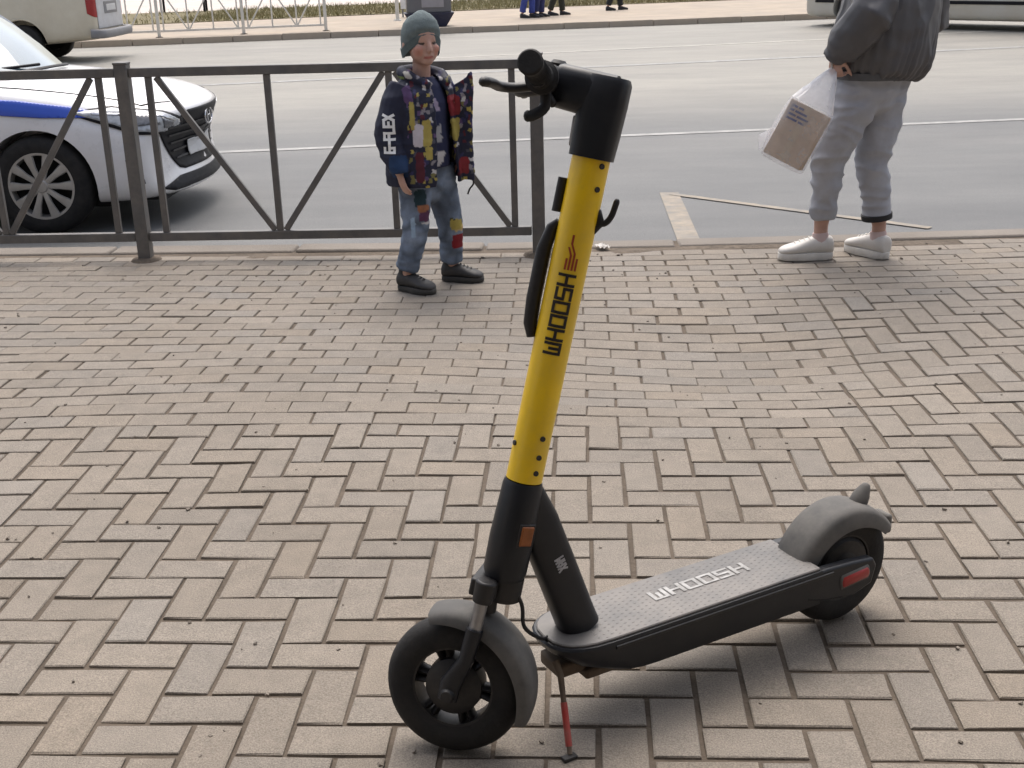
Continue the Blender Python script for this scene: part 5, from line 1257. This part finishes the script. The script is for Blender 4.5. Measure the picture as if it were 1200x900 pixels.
cbx = MB().box((0, 0, 0), (.185, .10, .262), CL).build('box_body', M_card, carton, smooth=30, bevel=.004)
MB().box((0, -.0505, 0.0), (.030, .0012, .262), CL).build('tape', mat('pale_tape', (.46, .36, .25), .35, var=.08), cbx, smooth=0)
pr = MB()
for row, segs in enumerate(((.0, .030, .036, .060), (.0, .022, .028, .085), (.0, .040, .046, .10), (.0, .055, .062, .090))):
    z = .108 - row * .019
    for k in range(0, len(segs) - 1, 2): pr.box((-.078 + (segs[k] + segs[k + 1]) / 2, -.0508, z), (segs[k + 1] - segs[k], .0012, .0095), CL)
tag(pr.build('blue_print', mat('blue_print', (.06, .07, .17), .7, var=.25, vscale=70), cbx, smooth=0), kind='stuff')
fl = MB(); fl.add([CL @ Vector(p) for p in ((-.09, -.0506, -.045), (.0, -.0506, .03), (.004, -.0506, .03), (-.086, -.0506, -.048))], [(0, 1, 2, 3)]); fl.add([CL @ Vector(p) for p in ((.0, -.0506, .03), (.09, -.0506, -.02), (.09, -.0506, -.024), (.0, -.0506, .026))], [(0, 1, 2, 3)])
tag(fl.build('flap_crease', mat('pale_tape', (.46, .36, .25)), cbx, smooth=0), kind='stuff')
bag = thing('plastic_bag', 'thin translucent white carrier bag hanging from the woman\'s hand', 'bag', tuple(cc))
bh = at_y(979, 78, 5.53) - cc
rs = []; NB = 40
def bag_ring(z, hx, hy, push=0.0, seed=0):
    out = []
    for k in range(NB):
        a = 2 * math.pi * k / NB; c, sn = math.cos(a), math.sin(a)
        x = hx * math.copysign(abs(c) ** .45, c); y = hy * math.copysign(abs(sn) ** .45, sn)
        q = 1 + .05 * noise.noise(Vector((c * 2.4, sn * 2.4, z * 9 + seed)))
        out.append(CL @ Vector((x * q + push, y * q, z)))
    return out
for z, hx, hy, p_ in ((-.150, .05, .03, 0), (-.146, .095, .052, 0), (-.135, .104, .060, 0), (-.06, .110, .066, -.004), (.02, .112, .068, -.006), (.10, .108, .066, -.002), (.140, .102, .062, 0)): rs.append(bag_ring(z, hx, hy, p_))
MB().rings(rs, cap=False).build('film_pouch', M_filmthin, bag, smooth=60); rs = rs[-1:]
base_r = rs[-1]; cen = sum(base_r, Vector()) / NB
for t in (.12, .28, .46, .64, .80, .92, 1.0):
    sh_ = 1 - .90 * t ** .85; ring = []
    for k, p in enumerate(base_r):
        q = cen.lerp(bh, t) + (p - cen) * sh_
        rad_ = (p - cen); q += rad_ * (.16 * math.sin(k * 2.3 + 5 * t) * t * (1 - t) * 2.2 + .10 * noise.noise(Vector((k * .9, t * 3, 4))) * (1 - t))
        ring.append(q)
    rs.append(ring)
MB().rings(rs, cap=False).build('film_neck', M_film, bag, smooth=60)
hd_ = MB()
for sg in (-1, 1):
    hd_.tube(smooth_path([bh + Vector((sg * .012, 0, -.01)), bh + Vector((sg * .020, -.01, .02)), bh + Vector((sg * .010, -.005, .045)), bh + Vector((0, 0, .05))], 4), [(.009, .003)] * 13, 8)
hd_.build('handles', mat('white_film_handle', (.62, .62, .65), .4, var=.1), bag, smooth=60)
ct = MB(); q0 = [Vector((-.108, -.03, -.02)), Vector((-.150, -.02, -.075)), Vector((-.118, -.03, -.132)), Vector((-.100, .02, -.08)), Vector((-.104, .02, -.02))]
ct.add([CL @ p for p in q0] + [CL @ (p + Vector((-.004, .05, .0))) for p in q0], [(0, 1, 2, 3, 4), (5, 6, 7, 8, 9), (0, 5, 6, 1), (1, 6, 7, 2)])
ct.build('loose_corner', M_film, bag, smooth=60)

# -- people walking on the far pavement
def walker(px, py, label, c_leg, c_top, stride, yaw, h=1.72, group=None, c_shoe=(.03, .03, .035), lx=0.0):
    g_ = ground(px, py, -0.02); k = h / 1.72
    o = thing('person', label, 'person', tuple(g_), yaw, group)
    hp, ct_ = Vector((0, 0, .92)) * k, Vector((0, 0, 1.36)) * k
    legs = [((0, s_ * .085, .90), (.05 + s_ * stride * .5, s_ * .09, .50), (s_ * stride, s_ * .085, .09 if s_ > 0 else .12)) for s_ in (-1, 1)]
    mb = MB(); hc_ = Vector((.02, 0, 1.60)) * k; head_shape(mb, hc_, k, 0)
    mb.tube([Vector((0, 0, 1.38)) * k, Vector((.01, 0, 1.52)) * k], .05 * k, 10)
    mb.tube([hp, ct_], [(.09, .14), (.09, .16)], 12, side=(1, 0, 0), rnd=True)
    for L_ in legs: mb.tube([Vector(p) * k for p in L_], [.07, .05, .035], 10, rnd=True)
    arms = [((0, s_ * .20, 1.38), (-.04, s_ * .26, 1.12), (-s_ * .12 + .06, s_ * .24, .92)) for s_ in (-1, 1)]
    for A_, s_ in zip(arms, (-1, 1)):
        mb.tube([Vector(p) * k for p in A_], [.04, .034, .025], 8, rnd=True); hand(mb, Vector(A_[2]) * k, (.15, 0, -1), (0, -s_, 0), .9 * k, .4, thumb=s_)
    b_ = remeshed(mb, 'body', M_skin, o, .012, 2); paint(b_, face_paint(hc_, k, 0, SKW), SKW)
    tr_ = MB(); tr_.tube([Vector((0, 0, .82)) * k, Vector((0, 0, 1.0)) * k], [(.115, .165), (.11, .155)], 14, side=(1, 0, 0), rnd=True)
    for L_ in legs:
        a, b, c = [Vector(p) * k for p in L_]; tr_.tube([a, b, c + Vector((0, 0, .02))], [.098, .078, .072], 12)
    remeshed(tr_, 'trousers', mat('cloth_%d_%d' % (int(px), int(py)), c_leg, .85, var=.2, vscale=8), o, .012, 3, folds(.006, 7, (1, 1, 2), px))
    tp = MB(); tp.tube([Vector((0, 0, .86)) * k, Vector((0, 0, 1.1)) * k, Vector((0, 0, 1.36)) * k, Vector((0, 0, 1.45)) * k], [(.15, .20), (.15, .20), (.14, .21), (.08, .12)], 16, side=(1, 0, 0))
    for A_ in arms: tp.tube([Vector(p) * k for p in A_], [.075, .066, .055], 10)
    remeshed(tp, 'jacket', mat('top_%d_%d' % (int(px), int(py)), c_top, .8, var=.2, vscale=8), o, .012, 3, folds(.006, 6, (1, 1, 1.5), py))
    hh_ = MB(); ellipsoid(hh_, hc_ + Vector((-.02, 0, .04)) * k, (.10 * k, .088 * k, .085 * k), n=12); hh_.build('hair', MATS['brown_hair'], o, smooth=180)
    for (a, b, c) in legs: shoe(o, (c[0] * k, c[1] * k, 0), 0, .27 * k, mat('shoe_%d' % int(px), c_shoe, .7), M_bsole, h=.08, w=.045, sole=.025, collar=.11, lace=False)
    return o
walker(618, 21, 'far pedestrian in bright blue trousers standing on the opposite pavement', (.04, .06, .26), (.10, .10, .12), .08, RAD(-30), group='people on the far pavement')
walker(631, 20, 'far pedestrian in dark navy trousers beside the blue-trousered one', (.03, .035, .11), (.14, .12, .10), .06, RAD(-10), group='people on the far pavement')
walker(652, 18, 'far pedestrian in dark olive trousers striding on the opposite pavement', (.030, .032, .022), (.06, .06, .06), .16, RAD(5), group='people on the far pavement')
walker(720, 12, 'far pedestrian in black trousers walking alone along the far lawn edge', (.016, .018, .018), (.08, .05, .04), .20, RAD(15), group='people on the far pavement')

# ------------------------------------------------------------------ unseen building added behind the camera to shade the near paving
shade_bldg = thing('shade_building', 'unseen added building with a flat overhang to shade the near paving', 'building', (0, -2.6, -0.13))
M_plaster = mat('pale_plaster', (.50, .46, .41), .9, var=.15, vscale=1.5)
MB().box((0, -4, 2.6), (30, 8, 5.2)).build('shade_wall', M_plaster, shade_bldg, smooth=0)
MB().box((0, 1.55, 3.45), (11, 3.1, .28)).build('shade_canopy', mat('shade_canopy_panel', (.20, .19, .18), .7, var=.1), shade_bldg, smooth=30, bevel=.02)  # added overhang, out of view, that darkens the nearest pavers
for x in (-4.6, 4.6): MB().tube([(x, 2.8, 0), (x, 2.8, 3.31)], .07, 16).build('shade_canopy_post', M_grey, shade_bldg, smooth=60) if abs(x) > 4 else None
for x in (-3.2, 3.2):
    w_ = MB().box((x, .02, 1.7), (2.6, .06, 2.2)).build('window', M_glass, shade_bldg, smooth=0)
    MB().box((x, .05, .56), (2.8, .12, .08)).build('sill', M_grey, w_, smooth=0)
dr_ = MB().box((0, .02, 1.15), (1.6, .06, 2.3)).build('door', mat('brown_door', (.10, .06, .04), .5), shade_bldg, smooth=0)
MB().tube([(.6, .09, 1.0), (.6, .09, 1.4)], .018, 10).build('handle', M_steel, dr_, smooth=60)
